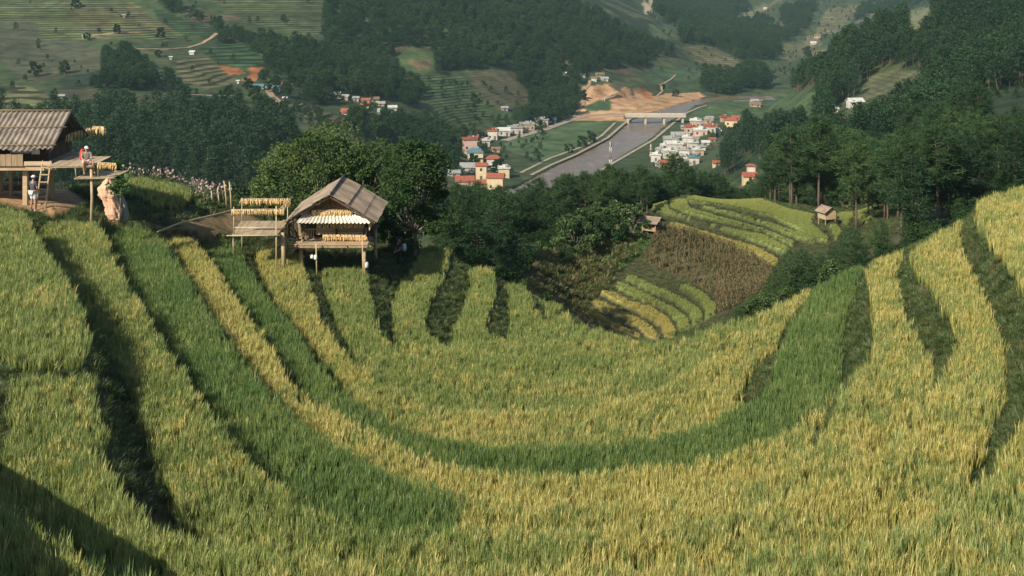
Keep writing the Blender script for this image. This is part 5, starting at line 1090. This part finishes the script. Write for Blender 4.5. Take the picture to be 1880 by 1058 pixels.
def house(px,py,w,h,roof,wall,kind,label,group=None,D=None,rz=0.,dr=.9,name='house'):
    "px,py bottom centre; w,h in photo pixels"
    p=at(px,py,D) if D else hit(px,py,450)
    s=p.y/F;W=w*s/1.22;Hh=h*s*.93;Dp=W*dr;p.z=gz(p.x,p.y+Dp*.0)-.1
    hh=empty(name,(p.x,p.y+Dp/2,p.z),rz);tag(hh,label,'house',group)
    rr=W*.22 if kind!='flat' else 0;wh=max(1.7,Hh-rr)
    mb=MB();mb.box((-W/2,-Dp/2,-2.5 if w>20 and h>11 else -.9),(W/2,Dp/2,wh))
    if kind=='gable': mb.add([(-W/2,-Dp/2,wh),(-W/2,Dp/2,wh),(-W/2,0,wh+rr*.93)],[(0,1,2)]);mb.add([(W/2,-Dp/2,wh),(W/2,Dp/2,wh),(W/2,0,wh+rr*.93)],[(0,2,1)])
    mb.build('wall',WALLC[wall],hh);e=.45;mb=MB();a,b=W/2+e,Dp/2+e
    if kind=='gable':
        for q in(-1,1): mb.add([(-a,q*b,wh-.15),(a,q*b,wh-.15),(a,0,wh+rr),(-a,0,wh+rr),(-a,q*b,wh+.03),(a,q*b,wh+.03),(a,0,wh+rr+.18),(-a,0,wh+rr+.18)],[(0,1,2,3),(4,7,6,5),(0,4,5,1),(0,3,7,4),(1,5,6,2)])
    elif kind=='hip':
        k=a*.45;mb.add([(-a,-b,wh),(a,-b,wh),(a,b,wh),(-a,b,wh),(-k,0,wh+rr),(k,0,wh+rr),(-a,-b,wh-.15),(a,-b,wh-.15),(a,b,wh-.15),(-a,b,wh-.15)],[(0,1,5,4),(1,2,5),(2,3,4,5),(3,0,4),(9,8,7,6),(0,6,7,1),(1,7,8,2),(2,8,9,3),(3,9,6,0)])
    else:
        mb.box((-a,-b,wh+.002),(a,b,wh+.22));t=.15
        mb.box((-a,-b,wh+.22),(a,-b+t,wh+.75));mb.box((-a,b-t,wh+.22),(a,b,wh+.75));mb.box((-a,-b+t,wh+.22),(-a+t,b-t,wh+.75));mb.box((a-t,-b+t,wh+.22),(a,b-t,wh+.75))
        mb.box((-W*.15,0,wh+.22),(W*.15,Dp*.3,wh+1.6))
        tk=MB();tk.tube([(W*.3,Dp*.2,wh+.22),(W*.3,Dp*.2,wh+1.7)],.55,10);tk.build('water_tank',ROOFC['blue' if int(px)%3==0 else 'grey'],hh)
    mb.build('roof',ROOFC[roof],hh)
    if w>=13:
        fl=max(1,int(wh/3.2));nw=max(1,int(W/2.6))
        for f in range(fl):
            for i in range(nw):
                x=-W/2+W*(i+.5)/nw;z=1.0+f*(wh/fl)
                if f==0 and i==nw//2:
                    mb=MB();mb.box((x-.55,-Dp/2-.06,0),(x+.55,-Dp/2+.02,2.1));mb.build('door',DOORM,hh);continue
                mb=MB();mb.box((x-.5,-Dp/2-.05,z),(x+.5,-Dp/2+.02,z+1.25));mb.build('window',WINM,hh)
    if name=='house' and h>24 and kind!='gable':
        mb=MB();mb.box((-W/2-.02,-Dp/2-1.0,wh*.5-.12),(W/2+.02,-Dp/2-.07,wh*.5));mb.build('balcony',WALLC['white'],hh)
    return hh
LB='in the riverside town left of the field'
for a in[
(862,278,30,22,'red','pink','flat','two-storey house with red roof and pink walls at the left end of the town street'),
(884,262,26,16,'red','white','hip','low white house with red roof just behind the pink two-storey house'),
(905,257,22,17,'red','white','flat','narrow white townhouse with red top on the left town street'),
(925,250,26,16,'white','white','gable','white shop with pale roof near the start of the green field'),
(946,247,28,13,'grey','white','flat','long grey-roofed building beside the street above the field'),
(968,240,30,12,'grey','tan','flat','wide flat building where the street bends toward the bridge'),
(995,232,24,12,'grey','white','flat','white shed with grey roof second from the bridge end of the street'),
(1012,226,22,11,'blue','grey','gable','blue-roofed shed nearest the bridge on the left bank street'),
(872,298,34,26,'blue','cream','hip','large cream house with dark blue hip roof in the left town'),
(860,316,36,16,'grey','grey','gable','grey-roofed warehouse between the cream house and the red-roofed yard'),
(906,314,30,30,'red','white','hip','tall white house with red roof facing the green field'),
(884,332,24,34,'red','cream','gable','tall narrow cream house with a steep red roof'),
(925,327,24,18,'white','cream','flat','pale flat-roofed house with a roof terrace beside the tall white one'),
(910,350,36,32,'red','cream','gable','yellow house with bright red gabled roof nearest the pine belt'),
(852,340,40,14,'red','tan','gable','low brown-red roofed hall at the bottom left of the town'),
(880,344,28,10,'red','tan','gable','long low red roof just left of the bright yellow house'),
(832,325,26,12,'grey','grey','gable','grey roof partly hidden behind the broadleaf tree'),
(872,288,22,12,'grey','white','flat','small white annex behind the cream house with the blue roof'),
(911,280,18,8,'brown','tan','gable','small brown thatched barn beside the green field'),
(892,270,16,12,'white','white','flat','small white house squeezed behind the street shops')]: house(*a,group='houses of the left bank town',rz=random.uniform(-.15,.25))
RT=[(1250,306,24,16,'white','white','flat','white block nearest the pines in the right bank town'),(1222,308,24,14,'red','pink','gable','red-roofed house at the lower left of the right bank town'),(1275,303,22,14,'blue','white','flat','white house with a blue top behind the pine tips'),(1206,298,22,14,'white','white','flat','flat white house closest to the river at the bottom of the town'),
(1230,292,26,15,'white','white','flat','broad white terrace house with parapet left of the lane'),(1258,290,24,15,'grey','white','flat','grey-topped white house in the middle of the lane row'),(1283,288,20,13,'white','pink','flat','pale pink house at the right edge of the town'),
(1240,280,34,16,'white','white','flat','long white block crossing the middle of the town'),(1272,276,20,14,'white','white','flat','white house right of the long block'),(1232,268,30,13,'grey','white','flat','white block with grey roof below the round-roofed hall'),(1262,265,20,13,'white','white','flat','white shop facing the lane upper side'),
(1245,254,28,9,'grey','grey','gable','long grey shed roof above the white blocks'),(1268,245,22,12,'red','pink','flat','pinkish house with small red roof near the lane top'),(1287,250,30,11,'white','pink','flat','wide pale house right of the lane top'),(1278,234,24,13,'white','tan','flat','tan house at the far end of the lane'),(1304,244,26,12,'red','white','flat','white house with a reddish roof right of the lane'),(1303,222,16,7,'grey','white','gable','little grey roof farthest up the lane'),
(1318,252,16,12,'white','white','flat','small white house at the foot of the hill beside the town'),(1213,284,18,10,'grey','white','flat','small grey-roofed house by the river wall'),(1296,268,16,10,'white','white','gable','small white cottage right of the town lane'),(1300,228,14,9,'grey','tan','flat','small tan hut near the dyke end'),
(1345,233,28,18,'red','cream','hip','cream house with red hip roof on the hill right of the town'),(1352,222,18,10,'red','pink','gable','small pink house with red roof behind the cream one'),(1330,224,14,9,'red','tan','flat','small flat reddish house left of the cream one'),(1388,197,24,8,'brown','tan','gable','brown-roofed house standing alone by the far fields'),(1386,190,16,7,'grey','white','gable','pale house behind the brown-roofed one')]
RT+=[(1210,306,15,9,'grey','white','gable','small grey-gabled house below the river wall end of the town'),(1237,301,14,9,'brown','tan','gable','tiny brown hut squeezed beside the red-roofed house'),(1220,276,15,9,'white','tan','flat','small tan block at the river side of the long white block'),(1252,272,13,8,'red','white','gable','tiny red-gabled house between two white blocks'),(1257,238,14,8,'grey','tan','gable','small grey gable left of the pinkish house'),(1290,240,13,8,'white','tan','gable','small pale gable beside the lane top'),(1312,236,13,8,'brown','pink','gable','little brown-roofed house under the hill'),(1308,262,14,8,'red','tan','gable','small dull red roof at the right foot of the town'),(1226,258,14,8,'brown','tan','gable','brown riverside shed beside the dyke'),(1290,278,13,9,'grey','cream','flat','narrow cream house on the right edge of the lane')]
for a in RT: house(*a,group='houses of the right bank town',rz=random.uniform(-.3,.2))
house(1378,334,30,14,'red','cream','gable','broad red-roofed villa base seen between the pines',D=480);h_=house(1380,322,17,30,'red','white','hip','white tower house with small red roof rising between the pines',D=484)
house(1316,318,16,10,'red','cream','gable','small orange-roofed house showing above the pines',D=560)
HM=[(614,180,24,8,'white','white','gable','pale-roofed house at the left end of the hillside hamlet'),(632,184,20,8,'grey','tan','gable','grey-roofed tan house second in the hillside hamlet'),(652,186,14,7,'grey','white','gable','small grey roof in the middle of the hamlet'),(640,213,34,11,'red','white','gable','long white house with a bright orange-red roof below the hamlet'),
(672,190,18,8,'red','tan','gable','brownish house left of the hamlet top'),(686,188,20,9,'brown','tan','gable','tan house with brown roof at the hamlet top'),(698,196,18,7,'grey','tan','gable','low grey roof on the right side of the hamlet'),(706,212,30,10,'grey','tan','gable','long grey-roofed farmhouse at the right of the hamlet'),(720,203,18,8,'white','white','gable','white-roofed shed above the long farmhouse'),(670,200,18,8,'red','cream','gable','cream hut with red roof in the hamlet centre'),
(505,168,22,8,'blue','grey','gable','blue-roofed shed beside the dirt track'),(474,165,22,9,'blue','white','gable','green-blue roofed shed near the orange earth'),(492,162,12,6,'grey','white','gable','small grey shed left of the blue-roofed one'),(523,186,8,6,'white','white','gable','tiny white hut at the dirt track bend'),
(353,101,12,5,'white','white','gable','tiny white-roofed hut above the striped field'),(154,71,9,5,'grey','tan','gable','tiny grey hut on the top left terraces'),(313,110,5,4,'white','white','gable','speck of a white hut left of the striped field'),(112,183,12,5,'grey','grey','gable','small grey roof above the yellow terraces'),(332,175,6,4,'white','white','gable','tiny white hut on the dirt road'),(226,33,6,4,'grey','tan','gable','tiny hut in the middle of the brown terraces'),(437,154,5,4,'white','white','gable','tiny white hut right of the striped field'),
(926,204,14,5,'grey','grey','gable','lone grey roof at the foot of the central wood'),
(1036,140,12,7,'white','white','gable','small pale house at the left of the cliff-top group'),(1048,144,16,9,'red','tan','gable','orange-roofed house in the cliff-top group'),(1069,142,12,6,'grey','white','gable','grey-roofed house in the middle of the cliff-top group'),(1091,150,12,9,'brown','white','gable','white-walled house below the cliff-top group'),(1101,142,18,7,'brown','tan','gable','brown-roofed house in the cliff-top group'),(1110,149,16,7,'grey','white','gable','long pale house at the right end of the cliff-top group'),
(1572,195,32,8,'white','white','gable','long white-roofed shed at the foot of the hillside clearing'),(1524,211,18,8,'brown','tan','gable','brown hut among trees left of the white-roofed shed'),(1534,208,14,8,'grey','tan','gable','grey hut between the brown hut and the white shed'),
(1508,108,18,10,'red','white','gable','white building with red roof in the far valley'),(1494,82,12,6,'white','white','gable','small white house in the far valley fields'),(1502,70,14,7,'brown','tan','gable','brown house on the far valley slope'),(1641,62,12,7,'red','tan','gable','red-roofed house at the ridge top on the right'),(1556,60,10,4,'white','white','gable','tiny white roof in the far valley'),(1405,18,8,4,'white','white','gable','tiny white roof on the far upper slope')]
for a in HM:
    house(*a,group='scattered hillside houses',rz=random.uniform(-.4,.4),dr=.7)
# ---- ribbons: roads and dykes
ROADM=mat('concrete_road',(.34,.29,.24),(.26,.22,.18),.3,.9,.1);DYKE=mat('dyke_concrete',(.40,.34,.27),(.28,.23,.18),.3,.9,.1);DIRT=mat('dirt_track',(.36,.26,.18),(.27,.19,.13),.3,.95,.1)
def ribbon(name,pts,w,m,label,lift=.15,cat='road',onwater=False):
    P=[]
    for a,b in zip(pts[:-1],pts[1:]):
        for i in range(6): P.append((a[0]+(b[0]-a[0])*i/6,a[1]+(b[1]-a[1])*i/6))
    P.append(pts[-1]);W=[]
    for px,py in P:
        if onwater: D=-(WL+.8)*F/(py-HY);W.append(Vector(((px-940)/F*D,D,WL+.8)))
        else: W.append(hit(px,py,450)+Vector((0,0,0)))
    V=[];Fs=[]
    for i,p in enumerate(W):
        d=(W[min(i+1,len(W)-1)]-W[max(i-1,0)]);d.z=0;d.normalize();n=Vector((-d.y,d.x,0))*w/2
        for s in(-1,1):
            q=p+n*s;z=max(gz(q.x,q.y),p.z) if not onwater else p.z;V+=[(q.x,q.y,z+lift),(q.x,q.y,z-.35)]
    for i in range(len(W)-1):
        k=i*4;Fs+=[(k,k+2,k+6,k+4),(k,k+4,k+5,k+1),(k+2,k+3,k+7,k+6)]
    mb=MB();mb.add(V,Fs);tag(mb.build(name,m),label,cat,kind='structure')
ribbon('road',[(926,259),(960,249),(1000,238),(1049,220),(1075,214),(1104,211),(1150,211)],6,ROADM,'pale road from the town to the bridge')
ribbon('embankment',[(975,322),(1010,304),(1057,284),(1090,267),(1116,253),(1140,232),(1158,218)],1.8,DYKE,'pale embankment along the left river bank',onwater=True)
ribbon('embankment_path',[(956,318),(1010,291),(1071,269),(1104,250),(1129,226)],1.6,DYKE,'path along the green field edge')
ribbon('embankment',[(1095,318),(1120,303),(1160,280),(1200,257),(1237,226),(1260,208),(1285,197),(1330,187),(1400,184)],1.8,DYKE,'pale embankment along the right river bank',onwater=True)
ribbon('lane',[(1258,300),(1268,275),(1276,255),(1290,232),(1296,222)],5,ROADM,'lane through the right bank town')
ribbon('dirt_track',[(490,163),(497,174),(510,186),(520,195)],3.5,DIRT,'pale dirt track beside the sheds',cat='track')
ribbon('dirt_track',[(150,68),(210,61),(262,60)],2.4,DIRT,'track across the upper terraces',cat='track');ribbon('dirt_track',[(245,90),(305,91),(345,88),(372,80),(388,70),(398,62)],2.4,DIRT,'track winding up the left hillside',cat='track')
ribbon('dirt_track',[(1205,178),(1216,168),(1212,158),(1232,146),(1240,138)],1.5,DIRT,'pale track climbing beyond the cut bank',cat='track');ribbon('dirt_track',[(1054,216),(1060,205),(1072,192),(1068,172),(1082,156),(1083,148)],2.2,DIRT,'dirt track climbing the cut bank to the cliff-top houses',cat='track')
ribbon('dirt_track',[(300,173),(340,174),(395,176),(440,176)],2,DIRT,'narrow road below the clump of trees',cat='track')
# ---- bridge
Db=-(WL+5)*F/(212-HY);xa=(1148-940)/F*Db;xb=(1258-940)/F*Db;bz=WL+5
br=empty('bridge',((xa+xb)/2,Db,WL));tag(br,'long flat concrete road bridge on piers across the muddy river','bridge');BC=mat('bridge_concrete',(.50,.45,.38),(.38,.34,.29),.5,.8,.1)
mb=MB();mb.box((xa,Db-3.5,bz-.9),(xb,Db+3.5,bz));L(mb.build('deck',BC,br))
for y in(-3.5,3.3): mb=MB();mb.box((xa,Db+y,bz+.002),(xb,Db+y+.2,bz+1.0));L(mb.build('parapet',BC,br))
for f in(.04,.33,.64,.95):
    x=xa+(xb-xa)*f;mb=MB();mb.box((x-.6,Db-2.6,WL-4),(x+.6,Db+2.6,bz-.902));L(mb.build('pier',BC,br))
# ---- lattice towers
TR=mat('tower_red',(.5,.08,.05),None,1,.5);TW=mat('tower_white',(.7,.7,.7),None,1,.5)
def tower(px,py0,py1,w,label):
    b=hit(px,py0,350) if py0<300 else at(px,py0,560);b.z=gz(b.x,b.y);H=(py0-py1)/F*b.y+max(0,(-(py0-HY)/F*b.y)-b.z)*1;r=empty('radio_mast',b);tag(r,label,'mast');n=8
    for k in range(n):
        z0=-1+H*k/n if k==0 else H*k/n;z1=H*(k+1)/n;w0=w*(1-.45*k/n);w1=w*(1-.45*(k+1)/n);mb=MB()
        c=[(-1,-1),(1,-1),(1,1),(-1,1)]
        for i in range(4):
            a,b2=c[i],c[(i+1)%4];mb.tube([(a[0]*w0,a[1]*w0,z0),(a[0]*w1,a[1]*w1,z1)],.09,5);mb.tube([(a[0]*w0,a[1]*w0,z0),(b2[0]*w1,b2[1]*w1,z1)],.05,4);mb.tube([(b2[0]*w0,b2[1]*w0,z0),(a[0]*w1,a[1]*w1,z1)],.05,4)
        mb.build('mast_section',TR if k%2 else TW,r)
    mb=MB()
    for k in range(3): a=k*2.1;mb.box((w*.7*math.cos(a)-.15,w*.7*math.sin(a)-.15,H-2.5),(w*.7*math.cos(a)+.15,w*.7*math.sin(a)+.15,H-.3))
    mb.build('antenna_panel',TW,r)
tower(1121,305,259,.65,'red and white lattice radio mast standing at the river edge');tower(1195,288,264,.5,'smaller pale radio mast left of the right bank town')
# fence / retaining wall on the cut bank
mb=MB();p=hit(1110,186,700);q=hit(1134,176,700)
for i in range(12):
    a=p.lerp(q,i/11);a.z=gz(a.x,a.y);mb.box((a.x-.3,a.y-.3,a.z-.5),(a.x+.3,a.y+.3,a.z+2.2))
mb.beam(p+Vector((0,0,1.2)),q+Vector((0,0,1.2)),.2,.8);tag(mb.build('retaining_fence',BC),'pale retaining fence on the orange cut bank','fence')
haze()
